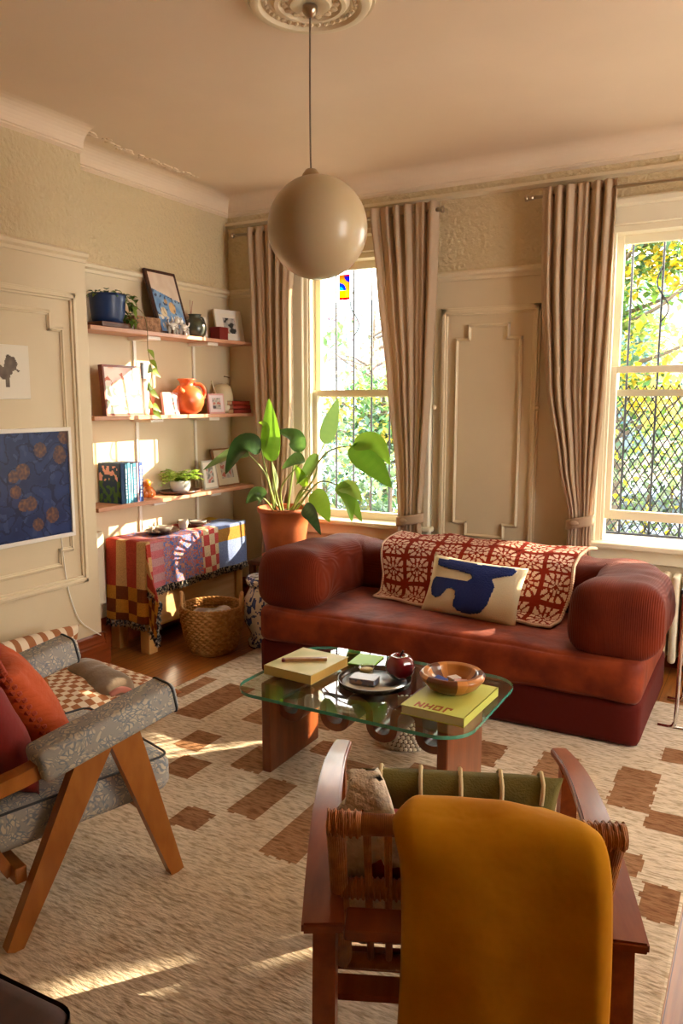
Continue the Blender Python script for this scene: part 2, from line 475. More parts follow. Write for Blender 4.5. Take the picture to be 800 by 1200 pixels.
bm = B(); mould(bm, rectp(1.9, 3.185, .56, 2.18), 'y', XL, 1, w=.045, d=.028); mould(bm, stepped(2.0, 3.10, .67, 2.08), 'y', XL, 1)
struct('trim_11', bm, TRIM)
bm = B(); mould(bm, rectp(-1.97, -1.35, .62, 2.18), 'x', YW, -1, w=.05, d=.022); mould(bm, stepped(-1.88, -1.45, .70, 2.085), 'x', YW, -1, w=.022)
struct('trim_12', bm, TRIM)
for x in (-2.03, -1.33):
    o = obj('door_knob', ball(B(), (x, YW - .02, 1.56), .018, 2, (1, 1.1, 1)), TRIM)
    meta(o, 'small round cream knob on the window wall, ' + ('left' if x < -1.7 else 'right') + ' of the moulded panel', 'knob')

# windows
def window(i, a, b, raised):
    w = empty('window_%d' % (i + 1), ((a + b) / 2, YW, ZS), kind='structure')
    cx = (a + b) / 2; h = (b - a) / 2
    def P(name, bm, m, lab=None): return obj(name, bm, m, w, smooth=False, label=lab)
    bm = B()                                                     # casing on the room side
    for s in (-1, 1):
        box(bm, min(s * (h + .12), s * (h - .01)), max(s * (h + .12), s * (h - .01)), -.03, .0, -.06, ZT - ZS + .02, bev=.006, seg=1)
        box(bm, min(s * (h + .12), s * (h + .07)), max(s * (h + .12), s * (h + .07)), -.055, .0, -.06, ZT - ZS + .05, bev=.01, seg=1)
    box(bm, -h - .12, h + .12, -.03, 0, ZT - ZS - .0, ZT - ZS + .11, bev=.006, seg=1)
    box(bm, -h - .14, h + .14, -.06, 0, ZT - ZS + .10, ZT - ZS + .15, bev=.012, seg=1)
    P('casing', bm, WFRAME)
    bm = B()
    for s in (-1, 1): box(bm, min(s * h, s * (h - .035)), max(s * h, s * (h - .035)), 0, .2, 0, ZT - ZS)
    for s in (-1, 1): box(bm, min(s * (h - .035), s * (h - .05)), max(s * (h - .035), s * (h - .05)), .015, .05, 0, ZT - ZS)
    box(bm, -h, h, 0, .2, ZT - ZS - .035, ZT - ZS)
    P('frame', bm, WFRAME)
    bm = B(); box(bm, -h - .14, h + .14, -.09, 0.0, -.035, 0, bev=.01); box(bm, -h - .11, h + .11, -.03, 0, -.12, -.035, bev=.004, seg=1)
    box(bm, -h, h, 0, .27, -.04, 0)
    P('sill', bm, WFRAME)
    H = ZT - ZS - .035; mid = .92
    def sash(name, z0, z1, y, bot, top):
        bm = B(); x = h - .037; st = .045
        for s in (-1, 1): box(bm, min(s * x, s * (x - st)), max(s * x, s * (x - st)), y, y + .04, z0, z1, bev=.004, seg=1)
        box(bm, -x + st, x - st, y, y + .04, z0, z0 + bot); box(bm, -x + st, x - st, y, y + .04, z1 - top, z1)
        s = P(name, bm, WFRAME)
        obj('pane', bx(-x + st - .003, x - st + .003, y + .018, y + .022, z0 + bot - .003, z1 - top + .003), GLASSW, s, smooth=False)
    sash('upper_sash', mid - .03, H, .11, .04, .05)
    sash('lower_sash', .0 + raised, mid + .02 + raised, .06, .055, .04)
    # outer screen
    return w
for i, (a, b) in enumerate(WINS): window(i, a, b, (0.0, .13, 0.0)[i])

# security bars and mesh outside
def guard(i, a, b, mesh, lab):
    g = empty('window_guard', ((a + b) / 2, YW + .36, ZS), label=lab, cat='window guard')
    h = (b - a) / 2
    for z in (-.02, .90, 2.05): obj('crossbar', bx(-h - .05, h + .05, -.01, .01, z, z + .022), IRON, g, smooth=False)
    n = 6
    for k in range(n):
        x = -h + (k + .5) * 2 * h / n
        obj('bar', tube(B(), [(x, 0, -.05), (x, 0, 2.1)], .0075, 6), IRON, g)
    for k in range(2):
        x = (-.5 + k) * h
        pts = [(x + .05 * math.sin(t * PI * 2) * (1 - t * .5), -.002, 1.35 + .34 * t) for t in [q / 14 for q in range(15)]]
        obj('scroll', tube(B(), pts, .005, 5), IRON, g)
    if mesh:
        bm = B(); s = .05; y = .02; z0, z1 = -.05, .96
        k = -h - 1.0
        while k < h:
            for sg in (1, -1):
                # diagonal wires
                x0 = k; x1 = k + (z1 - z0) * .6
                if sg < 0: x0, x1 = x1, x0
                p0 = Vector((x0, y, z0)); p1 = Vector((x1, y, z1)); d = p1 - p0
                t0, t1 = 0, 1
                for lim, s2 in ((-h, 1), (h, -1)):
                    f0 = (p0.x - lim) * s2; f1 = (p1.x - lim) * s2
                    if f0 < 0 and f1 < 0: t0 = 2; break
                    if f0 < 0: t0 = max(t0, -f0 / (f1 - f0))
                    elif f1 < 0: t1 = min(t1, f0 / (f0 - f1))
                if t0 < t1: strip(bm, [p0 + d * t0, p0 + d * t1], .003, .0075, side=(0, 1, 0))
            k += s
        obj('mesh_screen', bm, IRON, g, smooth=False)
guard(0, *WINS[0], False, 'black iron burglar bars outside the left window beside the shelves')
guard(1, *WINS[1], True, 'black iron bars with diamond mesh outside the window right of the moulded panel')

# ceiling medallion
PCX, PCY = -1.64, 2.70
bm = B()
prof = [(0, -.02), (.03, -.022), (.05, -.03), (.075, -.03), (.085, -.018), (.11, -.018), (.12, -.03), (.135, -.03), (.15, -.015), (.185, -.018), (.195, -.032), (.21, -.035), (.225, -.03), (.235, -.012), (.245, -.014), (.25, 0)]
lathe(bm, prof, 72, (PCX, PCY, HC))
for k in range(36):
    a = 2 * PI * k / 36
    ball(bm, (PCX + .17 * math.cos(a), PCY + .17 * math.sin(a), HC - .018), .012, 1, (1, 1, .9))
for k in range(14):
    a = 2 * PI * k / 14
    ball(bm, (PCX + .098 * math.cos(a), PCY + .098 * math.sin(a), HC - .02), .016, 1, (1, 1, .7))
bmesh.ops.recalc_face_normals(bm, faces=bm.faces[:])
obj('trim_13', bm, TRIM, kind='structure')
# plaster ornament on ceiling by alcove
bm = B()
rnd = random.Random(3)
for k in range(46):
    t = k / 46; yy = 3.35 + t * 1.0
    ball(bm, (XA + .2 + .02 * math.sin(k * 1.3) + (.04 if k < 10 else 0), yy + rnd.uniform(-.02, .02), HC - .002), rnd.uniform(.012, .028), 1, (1, 1.4, .4))
obj('trim_14', bm, CEIL, kind='structure')

# ------------------------------------------------------------------ pendant lamp
p = empty('pendant_lamp', (PCX, PCY, HC - .03), label='white opal glass globe pendant lamp hanging from the plaster ceiling medallion', cat='pendant lamp')
GC = Vector((.022, .012, -.80)); GR = .195
obj('ceiling_canopy', lathe(B(), [(0, 0), (.028, 0), (.028, -.02), (.012, -.04), (0, -.042)], 20), NICKEL, p)
obj('cord', tube(B(), smooth_pts([(0, 0, -.04), (-.002, 0, -.3), (-.001, 0, -.52), (.002, .0, GC.z + GR + .01)], 5), .0035, 8), mat('grey cord', '6b5a48', .6), p)
bm = lathe(B(), [(0, .03), (.02, .03), (.035, .01), (.04, -.012), (0, -.014)], 24, (.002, 0, GC.z + GR - .008))
obj('lamp_fitter', bm, mat('fitter', 'a58f6c', .4, metal=.4), p)
bm = B(); bmesh.ops.create_uvsphere(bm, u_segments=64, v_segments=40, radius=GR)
for v in bm.verts: v.co = Vector((v.co.x, v.co.y, v.co.z * 1.0)) + GC
obj('lamp_shade', bm, GLOBE, p)

# ------------------------------------------------------------------ curtain rods and curtains
def rod(x0, x1, lab):
    r = empty('curtain_rod', ((x0 + x1) / 2, YW - .11, 2.815), label=lab, cat='curtain rod'); h = (x1 - x0) / 2
    obj('rod', tube(B(), [(-h, 0, 0), (h, 0, 0)], .010, 12), NICKEL, r)
    for s in (-1, 1):
        bm = B(); tube(bm, [(s * h, 0, 0), (s * (h + .03), 0, 0)], .013, 12); tube(bm, [(s * (h + .035), 0, 0), (s * (h + .05), 0, 0)], .02, 14)
        tube(bm, [(s * (h + .025), 0, 0), (s * (h + .035), 0, 0)], .008, 10)
        obj('finial', bm, NICKEL, r)
        bm = B(); tube(bm, [(s * (h - .06), 0, 0), (s * (h - .06), .10, 0)], .007, 8); tube(bm, [(s * (h - .06), .10, 0), (s * (h - .06), .109, 0)], .02, 14)
        obj('bracket', bm, NICKEL, r)
rod(-3.58, -2.0, 'brushed nickel curtain rod above the left window')
rod(-1.37, .42, 'brushed nickel curtain rod above the right window')

def curtain(keys, folds, lab, tie=None, seed=0, ybase=YW - .11, amp=.032):
    """keys: list of (z, x0, x1, fold amplitude)"""
    keys = sorted(keys, reverse=True); zt = keys[0][0]; zb = keys[-1][0]
    c = empty('curtain', ((keys[0][1] + keys[0][2]) / 2, ybase, zb), label=lab, cat='curtain')
    ox, oy, oz = c.location
    def at(z):
        for k in range(len(keys) - 1):
            if keys[k][0] >= z >= keys[k + 1][0]:
                t = (keys[k][0] - z) / (keys[k][0] - keys[k + 1][0]); t = t * t * (3 - 2 * t) * .4 + t * .6
                return [p + (q - p) * t for p, q in zip(keys[k][1:], keys[k + 1][1:])]
        return list(keys[-1][1:])
    def fn(u, v):
        z = zt + (zb - zt) * v
        x0, x1, am = at(z)
        uu = u + .018 * math.sin(v * 5 + seed) + .012 * math.sin(u * 17 + seed)
        uu = min(1.02, max(-.02, uu))
        ph = uu * folds * 2 * PI + seed + .35 * math.sin(v * 2.4 + u * 6)
        ss = math.sin(ph); y = am * (1.1 * ss if ss > 0 else .9 * ss) + am * .35 * math.sin(ph * 2.3 + seed)
        x = x0 + (x1 - x0) * uu + am * .35 * math.cos(ph)
        if v < .012: y *= .8
        return (x - ox, y, z - oz)
    grid('drape', fn, 150, 70, CURT, c, thick=.003)
    if tie:
        z, x0, x1 = tie
        cx = (x0 + x1) / 2; rx = (x1 - x0) / 2 + .02
        def tf(u, v):
            a = 2 * PI * u
            return (cx + rx * math.cos(a) - ox, .06 * math.sin(a), z - oz - .03 + .065 * v + .02 * math.cos(a))
        grid('tieback', tf, 40, 4, CURT, c, thick=.004)
        bm = B(); ball(bm, (cx - ox - .02, -.065, z - oz), .022, 2, (1.3, .5, .8))
        obj('tieback_knot', bm, CURT, c)
curtain([(2.855, -3.50, -3.10, .03), (2.3, -3.47, -3.13, .028), (1.6, -3.45, -3.13, .026), (.95, -3.40, -3.17, .022), (.86, -3.39, -3.2, .02), (.1, -3.42, -3.16, .024)], 5,
        'taupe linen curtain at the left edge of the left window, nearest the shelves', seed=1.0)
curtain([(2.87, -2.47, -1.98, .034), (2.4, -2.41, -1.99, .036), (1.7, -2.32, -2.02, .034), (1.1, -2.25, -2.06, .026), (.83, -2.24, -2.08, .018), (.76, -2.24, -2.08, .018), (.1, -2.3, -2.0, .03)], 6,
        'taupe linen curtain tied back right of the large potted plant', tie=(.79, -2.24, -2.08), seed=2.3)
curtain([(2.86, -1.29, -.87, .034), (2.3, -1.28, -.88, .036), (1.7, -1.24, -.90, .032), (1.2, -1.15, -.93, .026), (.90, -1.08, -.95, .018), (.82, -1.08, -.95, .018), (.1, -1.12, -.92, .03)], 6,
        'taupe linen curtain tied back between the moulded panel and the mesh guarded window', tie=(.86, -1.08, -.95), seed=4.1)

# stained glass suncatcher
def sun_col(u, v):
    if v < .09: return 'e01030'
    if v > .92 and u > .5: return 'e8106a'
    if v < .38: return 'ffe600' if u < .62 else 'ffd94a'
    d1 = math.hypot(u - .1, (v - .38) * 1.9); d2 = math.hypot(u - 1.0, (v - .95) * 1.9)
    if d1 < .55: return '1fb4e8' if d1 < .3 else '1a55d0'
    if d2 < .5: return '2238d0'
    return 'e5a040'
o = grid('stained_glass_panel', lambda u, v: ((u - .5) * .085, 0, v * .175), 20, 40, mat('stained glass', attr=True, rough=.2, translucent=.85), color=sun_col, thick=.004, smooth=False,
     label='small red, yellow and blue stained glass panel hanging in the left window', cat='stained glass')
o.location = (-2.735, YW - .0, 2.31)
s_ = obj('hanging_thread', tube(B(), [(0, 0, .175), (0, 0, .27)], .0015, 5), IRON, o)

# ------------------------------------------------------------------ TV, wall print
def tv_col(u, v):
    x = u * 1.05; y = v * .59
    base = 0
    best = None
    for (cx, cy, r) in TVO:
        d = math.hypot(x - cx, y - cy)
        if d < r:
            n = noise.noise(Vector((x * 60, y * 60, 3)))
            return mixc('7d5840', '4c3a42', .35 + n + (d / r) * .4)
    n = noise.noise(Vector((x * 14, y * 14, 0))); n2 = noise.noise(Vector((x * 22 + 9, y * 22, 5)))
    if abs(n) < .06: return '1a2444'
    if n2 > .28: return '36446a'
    return mixc('1f2c52', '2a3a66', .5 + n)
rr_ = random.Random(11)
TVO = [(rr_.uniform(.02, 1.03), rr_.uniform(.03, .56), rr_.uniform(.032, .045)) for _ in range(18)] + [(.86, .49, .042), (.99, .45, .045), (.92, .12, .045), (.74, .38, .045), (.78, .2, .04)]
t = empty('television', (XL, 2.555, .845), label='white-framed television showing a dark blue painting of orange fruit, on the panelled wall', cat='television')
bm = B()
box(bm, .0, .045, -.545, .545, -.01, .0 + .012, bev=.002, seg=1); box(bm, .0, .045, -.545, .545, .588, .61, bev=.002, seg=1)
box(bm, .0, .045, -.545, -.524, .0, .6, bev=.002, seg=1); box(bm, .0, .045, .524, .545, .0, .6, bev=.002, seg=1)
obj('frame', bm, WHITE, t, smooth=False)
obj('backing', bx(.0, .03, -.53, .53, .005, .595), mat('black plastic', '15161a', .5), t, smooth=False)
o = grid('screen', lambda u, v: (.034, (u - .5) * 1.05, .008 + v * .582), 170, 95, mat('screen picture', attr=True, rough=.3), t, color=tv_col, smooth=False)
o = obj('power_cord', tube(B(), [q - Vector((XL, 2.555, .845)) for q in smooth_pts([(XL + .012, 3.02, .84), (XL + .012, 3.04, .6), (XL + .014, 3.07, .45), (XL + .02, 3.12, .32), (XL + .04, 3.2, .24), (XL + .045, 3.25, .2)], 6)], .0035, 6), WHITE, t,
        label='thin white power cord')
def dog_col(u, v):
    x = (u - .5) * .56; y = (v - .5) * .28
    n = noise.noise(Vector((x * 30, y * 30, 1))) * .03
    body = (abs(x + .01) < .17 and abs(y - .01 + n) < .028) or math.hypot((x - .16), (y - .03)) + n < .045 or math.hypot(x - .12, (y - .0) * 1.3) + n < .045
    leg = any(abs(x - a) < .014 and -.08 < y < 0 for a in (-.16, -.12, .06, .14))
    if body or leg: return mixc('4a3c30', '7c6a58', .5 + n * 20)
    return 'ddd3bf'
w = empty('wall_print', (XL, 2.58, 1.61), label='small unframed white print of a brown animal on the wall above the television', cat='picture')
obj('canvas', bx(0, .022, -.28, .28, 0, .28, bev=.002, seg=1), WHITE, w, smooth=False)
grid('print', lambda u, v: (.0235, (u - .5) * .555, .0025 + v * .275), 110, 56, PAINTED, w, color=dog_col, smooth=False)

# ------------------------------------------------------------------ shelves
SH = {'top': 2.028, 'middle': 1.497, 'bottom': .947}
for nm, z in SH.items():
    s = empty('wall_shelf', (XA, 4.12, z), label={'top': 'topmost of the three beech wall shelves, under the tall leaning picture', 'middle': 'middle beech wall shelf, carrying the orange jug',
              'bottom': 'lowest beech wall shelf, carrying blue books and a fern'}[nm], cat='shelf', group='beech wall shelves')
    obj('board', bx(.002, .23, -.80, .80, -.0125, .0125, bev=.002, seg=1), SHELFW, s, smooth=False)
    for yy in (-.22, .38):
        bm = B(); box(bm, .01, .19, yy - .06, yy + .06, -.035, -.0127, bev=.003, seg=1)
        obj('bracket', bm, WHITE, s, smooth=False)
for yy in (3.9, 4.5):
    bm = B(); box(bm, XA + .001, XA + .014, yy - .012, yy + .012, .72, 2.0)
    o = obj('shelf_upright', bm, WHITE, smooth=False, label='slim white metal shelf upright fixed to the alcove wall, ' + ('nearer the television wall' if yy < 4 else 'nearer the window'), cat='shelf upright', group=None)

ZT_, ZM, ZB = SH['top'] + .0125, SH['middle'] + .0125, SH['bottom'] + .0125
def leafpatch(bm, p, d, L_, w_, up=(0, 0, 1), bend=.3, cl=None, col=None, n=4, heart=False):
    d = Vector(d).normalized(); upv = Vector(up); s = d.cross(upv)
    s = s.normalized() if s.length > 1e-3 else Vector((1, 0, 0)); nn = s.cross(d)
    L3 = []
    for i in range(n + 1):
        t = i / n; ww = w_ * math.sin(PI * (t ** (.55 if heart else .8))) * .5 + .0006
        c = Vector(p) + d * L_ * t - Vector((0, 0, 1)) * bend * L_ * t * t
        L3.append((bm.verts.new(c - s * ww + nn * ww * .25), bm.verts.new(c), bm.verts.new(c + s * ww + nn * ww * .25)))
    for a, b in zip(L3, L3[1:]):
        for k in (0, 1):
            f = bm.faces.new((a[k], a[k + 1], b[k + 1], b[k]))
            if cl:
                for lp in f.loops: lp[cl] = lin(col)
def colorbm():
    bm = B(); return bm, bm.loops.layers.float_color.new('Col')

# navy pot with trailing vine
o = empty('potted_vine', (-3.60, 3.54, ZT_), label='trailing vine in a square-shouldered navy ribbed pot, left end of the top shelf', cat='potted plant')
obj('saucer', bx(-.085, .085, -.13, .13, 0, .03, bev=.004), wood_mat('dark tray wood', '6a3a20', '4c2612'), o, smooth=False)
bm = lathe(B(), [(0, .03), (.088, .03), (.098, .06), (.104, .12), (.108, .18), (.112, .2), (.104, .2), (.1, .17), (0, .17)], 40)
obj('pot', bm, NAVY, o)
vm, cl = colorbm(); r_ = random.Random(5); stem = B()
greens = ['5f7a2a', '7f9a38', '4a6424', '8aa848', '3c5420']
for k in range(34):
    a = r_.uniform(0, 2 * PI); R_ = r_.uniform(.02, .1)
    leafpatch(vm, (R_ * math.cos(a), R_ * math.sin(a) + .0, .2 + r_.uniform(-.01, .02)), (math.cos(a), math.sin(a), r_.uniform(-.2, .6)), r_.uniform(.035, .055), .035, bend=.6, cl=cl, col=r_.choice(greens), heart=True)
for k in range(46):
    leafpatch(vm, (.07 + r_.uniform(-.02, .04), .09 + r_.uniform(-.03, .06), .2 - r_.uniform(0, .16)), (r_.uniform(.1, 1), r_.uniform(-1, 1), r_.uniform(-.8, .3)), r_.uniform(.03, .05), .035, bend=.4, cl=cl, col=r_.choice(greens), heart=True)
vine = smooth_pts([(.07, .09, .17), (.13, .16, .1), (.15, .175, -.0), (.145, .18, -.12), (.15, .2, -.25), (.14, .19, -.38), (.15, .2, -.5)], 6)
tube(stem, vine, .0022, 5)
for t_, dy in ((.52, .01), (.6, .1), (.66, -.9), (.68, .8), (.78, -.9), (.8, -.6), (.86, .7), (.92, -.8), (.97, .9), (1, .3)):
    q = vine[min(len(vine) - 1, int(t_ * (len(vine) - 1)))]
    leafpatch(vm, q, (.35, dy, -.3), .065, .05, up=(1, 0, .2), bend=.35, cl=cl, col=r_.choice(greens[:4]), heart=True, n=5)
obj('foliage', vm, LEAFM, o); obj('vine_stem', stem, mat('brown stem', '6e6238', .7), o)
# brick-like box
obj('woven_box', bx(-3.70, -3.565, 3.73, 3.97, ZT_, ZT_ + .095, bev=.006), mat('cork', 'a47a58', .9, col2='7f5a3e', vscale=40, bump=.5, bscale=90), label='small brown woven box beside the navy pot on the top shelf', cat='box')

def frame_leaning(name, yc, z, w, h, th, lean, fm, colfn, res, lab, x=-3.60, rz=0, mat_w=0.0, group=None, ft=.02):
    """picture frame facing +X, leaning back; bottom centre at (x,yc,z)"""
    o = empty(name, (x, yc, z), rz, label=lab, cat='picture frame', group=group)
    M = Matrix.Rotation(-lean, 4, 'Y')
    bm = B()
    for a in (( -w/2, w/2, 0, th), (-w/2, w/2, h - th, h), (-w/2, -w/2 + th, th, h - th), (w/2 - th, w/2, th, h - th)):
        box(bm, -ft, 0, a[0], a[1], a[2], a[3], M=None)
    bmesh.ops.transform(bm, matrix=M, verts=bm.verts)
    obj('frame', bm, fm, o, smooth=False)
    f = lambda u, v: M @ Vector((-.006, (u - .5) * (w - 2 * th), th + v * (h - 2 * th)))
    grid('picture', f, res[0], res[1], PAINTED, o, color=colfn, thick=.006, smooth=False, offset=1)
    return o
DARKW = wood_mat('dark frame wood', '4a2418', '361810', rough=.35)
def art1(u, v):
    n = noise.noise(Vector((u * 6, v * 7, 2))); n2 = noise.noise(Vector((u * 11, v * 14, 8)))
    if v > .72 - .18 * u + .0: return mixc('dcc8b2', 'd3bba4', .5 + n)
    for cx, cy, r, c in ((.62, .42, .13, 'd8b27c'), (.25, .33, .11, 'd9c49c'), (.75, .62, .06, 'cfc0a0'), (.42, .52, .06, 'b98f60')):
        if math.hypot(u - cx, (v - cy) * 1.3) < r: return mixc(c, '8d7354', max(0, n2) * 1.8)
    if v < .28 and n2 > .05: return mixc('e4dccb', 'a48a6c', n + .4)
    if n2 > .25: return '3c4a66'
    return mixc('5f86b4', '88a8c8', .5 + n * 1.4)
frame_leaning('picture_frame', 4.13, ZT_, .30, .45, .021, .30, DARKW, art1, (50, 75), 'tall dark-framed blue still life print leaning on the top shelf', x=-3.575)
# small figurines in front
def figurine(x, y, z, s, m, lab, name='animal_figurine', sp=1):
    bm = B()
    ball(bm, (0, 0, .055 * s), .028 * s, 2, (.8, 1.3, .9))
    ball(bm, (0, .035 * s * sp, .09 * s), .02 * s, 2)
    for q in (-1, 1):
        ball(bm, (.008 * s * q, .038 * s * sp, .112 * s), .007 * s, 1, (1, 1, 1.8))
        for w_ in (-1, 1): tube(bm, [(.012 * s * q, .022 * s * w_, .05 * s), (.013 * s * q, .024 * s * w_, 0)], [.01 * s, .008 * s], 8)
    tube(bm, smooth_pts([(0, -.03 * s * sp, .06 * s), (0, -.05 * s * sp, .075 * s), (0, -.052 * s * sp, .095 * s)], 4), .005 * s, 6)
    obj(name, bm, m, label=lab, cat='figurine', loc=(x, y, z))
FIGW = mat('white brown glaze', 'e9e2d6', .25, col2='6a4a34', vscale=22, vlo=.52, vhi=.58, coat=.6)
figurine(-3.552, 4.075, ZT_, 1.0, FIGW, 'small glazed white and brown animal figurine before the blue print, the left one')
figurine(-3.552, 4.185, ZT_, .95, FIGW, 'small glazed white and brown animal figurine before the blue print, right one beside the jug', sp=-1)
# green jug
o = empty('stoneware_jug', (-3.60, 4.355, ZT_), label='dark green stoneware jug with a handle on the top shelf', cat='jug')
JUGM = mat('green stoneware', '4c5140', .35, col2='3a3f33', vscale=15, coat=.5)
obj('body', lathe(B(), [(0, 0), (.05, 0), (.072, .02), (.08, .055), (.078, .09), (.06, .118), (.042, .128), (.04, .15), (.048, .158), (.042, .158), (.034, .148), (.034, .12), (0, .1)], 32), JUGM, o)
obj('handle', tube(B(), smooth_pts([(.0, .042, .145), (.0, .085, .14), (.0, .1, .1), (.0, .078, .06)], 6), .007, 8), JUGM, o)
def photo(base_c, dark, seed):
    def f(u, v):
        n = noise.noise(Vector((u * 4 + seed, v * 5, seed)))
        if abs(u - .5) > .3 or abs(v - .5) > .32: return base_c
        if n > .15: return dark
        if n < -.25: return 'b56a60'
        return mixc('c9bfb2', '8f8a86', .5 + n * 2)
    return f
frame_leaning('picture_frame', 4.50, ZT_, .15, .165, .008, .12, WHITE, photo('efe9dd', 'b0aca4', 3), (30, 34), 'small white frame behind the green jug on the top shelf', x=-3.66)
o = empty('twig_vase', (-3.70, 4.43, ZT_), label='two thin dried stems in a slim vase behind the green jug', cat='vase')
obj('body', lathe(B(), [(0, 0), (.02, 0), (.022, .03), (.012, .09), (.009, .15), (0, .15)], 16), WHITE, o)
obj('stem', tube(B(), [(0, 0, .14), (.004, -.005, .27)], .003, 6), mat('dry stem', 'b98a78', .7), o)
obj('stem', tube(B(), [(0, 0, .14), (.004, .02, .265)], .003, 6), MATS['dry stem'], o)
o = obj('red_book', bx(-3.665, -3.575, 4.60, 4.70, ZT_, ZT_ + .095, bev=.003), mat('red cloth', '7c2018', .7, bump=.2), smooth=False, label='small dark red box standing before the white photo frame, top shelf', cat='box')
o.name = 'keepsake_box'
frame_leaning('picture_frame', 4.78, ZT_, .25, .24, .03, .22, WHITE, photo('e9e2d2', '26241f', 9), (40, 40), 'white photo frame with a dark snapshot at the window end of the top shelf', x=-3.60, rz=-.25)

# middle shelf
def art2(u, v):
    n = noise.noise(Vector((u * 3, v * 4, 7)))
    n2 = noise.noise(Vector((u * 7, v * 9, 1)))
    if n > .22: return 'e9b08c'
    if n2 > .3: return 'cf6a4c'
    if u < .35 and v < .6: return mixc('bcd8c4', 'e2e0c8', v)
    return mixc('efe0cf', 'f0b7b0', u + n)
frame_leaning('picture_frame', 3.67, ZM, .33, .315, .014, .08, wood_mat('red frame wood', '8a3a20', '6c2812'), art2, (44, 42), 'wood-framed pastel print at the left end of the middle shelf, behind the vine', x=-3.61, ft=.035)
PINKF = mat('pink frame paint', 'd9a4a0', .5)
frame_leaning('picture_frame', 4.065, ZM, .15, .15, .016, .1, PINKF, photo('e8dcd8', '8aa8a0', 14), (24, 24), 'small pink photo frame left of the orange jug', x=-3.575)
frame_leaning('picture_frame', 4.555, ZM, .18, .145, .012, .1, PINKF, photo('e3d3d6', '4a4148', 21), (30, 24), 'small pink photo frame between the orange jug and the red books', x=-3.575)
o = obj('candle', lathe(B(), [(0, 0), (.022, 0), (.022, .14), (.018, .145), (0, .143)], 20, (-3.66, 3.96, ZM)), mat('salmon wax', 'd98468', .5, sss=.2), label='salmon pillar candle left of the small pink frame, middle shelf', cat='candle')
o = empty('sun_patch_bottle', (-3.68, 3.90, ZM), label='tall pale bottle shape standing in for a sunlight patch behind the candle, middle shelf', cat='bottle')  # bottle shape stands in for a patch of sunlight on the shelf
obj('body', lathe(B(), [(0, 0), (.038, 0), (.042, .02), (.042, .2), (.03, .235), (0, .24)], 24), mat('pale sun patch', 'e6e0d4', .3, sss=.2), o)
obj('neck', lathe(B(), [(.012, .232), (.012, .33), (.014, .34), (0, .342)], 14), mat('blue glass neck', '8f9bb0', .3), o)
ORG = mat('orange glazed clay', 'd56a34', .4, col2='c45524', vscale=9, coat=.3)
o = empty('clay_jug', (-3.61, 4.26, ZM), label='round orange clay jug with a twisted spout in the middle of the middle shelf', cat='jug')
bm = lathe(B(), [(0, 0), (.06, 0), (.095, .025), (.117, .075), (.116, .12), (.095, .165), (.06, .19), (.045, .2), (.05, .225), (.066, .24), (.06, .245), (.04, .22), (.036, .19), (0, .17)], 40)
obj('body', bm, ORG, o)
obj('handle', tube(B(), smooth_pts([(.03, .045, .21), (.06, .085, .2), (.085, .09, .15), (.085, .06, .1)], 6), .013, 10), ORG, o)
obj('spout', tube(B(), smooth_pts([(.03, -.07, .15), (.04, -.115, .165), (.05, -.14, .185)], 5), [.024 - .0009 * k for k in range(11)], 10), ORG, o)
o = empty('cream_kettle', (-3.66, 4.73, ZM + .0), label='cream kettle-shaped vessel with a thin wire handle behind the red books', cat='kettle')
obj('body', lathe(B(), [(0, 0), (.075, 0), (.08, .03), (.078, .13), (.065, .19), (.04, .215), (0, .22)], 32), mat('cream enamel', 'd2c4a0', .4), o)
obj('handle', tube(B(), smooth_pts([(0, .075, .12), (0, .09, .25), (0, .075, .27), (0, .02, .275)], 5), .004, 8), mat('brass wire', '7a5c38', .4, metal=.8), o)
obj('spout', tube(B(), smooth_pts([(.0, -.07, .12), (.0, -.10, .17), (.0, -.13, .24)], 5), .007, 8), MATS['cream enamel'], o)
def book(name, x0, x1, y0, y1, z0, z1, col, spine='x', lab='', group=None, rz=0, page='e8dcc0', title=None):
    """book lying or standing; spine = face direction of the spine: 'x' +X, 'y-' -Y"""
    cx, cy = (x0 + x1) / 2, (y0 + y1) / 2
    o = empty(name, (cx, cy, z0), rz, label=lab, cat='book', group=group)
    w, d, h = (x1 - x0) / 2, (y1 - y0) / 2, z1 - z0
    m = mat('cover ' + col, col, .5)
    c = .0025
    bm = B()
    if h >= 2 * w or h >= 2 * d and spine == 'x' and d < w:       # standing, covers at +-y
        box(bm, -w, w, -d, -d + c, 0, h); box(bm, -w, w, d - c, d, 0, h); box(bm, w - c, w, -d, d, 0, h)
        pg = bx(-w + .002, w - c, -d + c, d - c, .003, h - .003)
    else:
        box(bm, -w, w, -d, d, 0, c); box(bm, -w, w, -d, d, h - c, h)
        if spine == 'x': box(bm, w - c, w, -d, d, 0, h)
        elif spine == 'y-': box(bm, -w, w, -d, -d + c, 0, h)
        elif spine == 'x-': box(bm, -w, -w + c, -d, d, 0, h)
        else: box(bm, -w, w, d - c, d, 0, h)
        pg = bx(-w + .003, w - .003, -d + .003, d - .003, c, h - c)
    obj('cover', bm, m, o, smooth=False); obj('pages', pg, mat('paper ' + page, page, .8), o, smooth=False)
    return o
for k, (yy0, yy1, xx, c, wd) in enumerate(((4.70, 4.92, .012, '8e2a22', 'bottom'), (4.71, 4.93, .0, 'a03428', 'middle'), (4.69, 4.91, .008, '98301f', 'topmost'))):
    book('book', -3.70 + xx, -3.55 + xx, yy0, yy1, ZM + k * .031, ZM + k * .031 + .029, c, 'x', lab='red hardback lying in the stack by the kettle, the %s one' % wd, group='red books on the middle shelf')

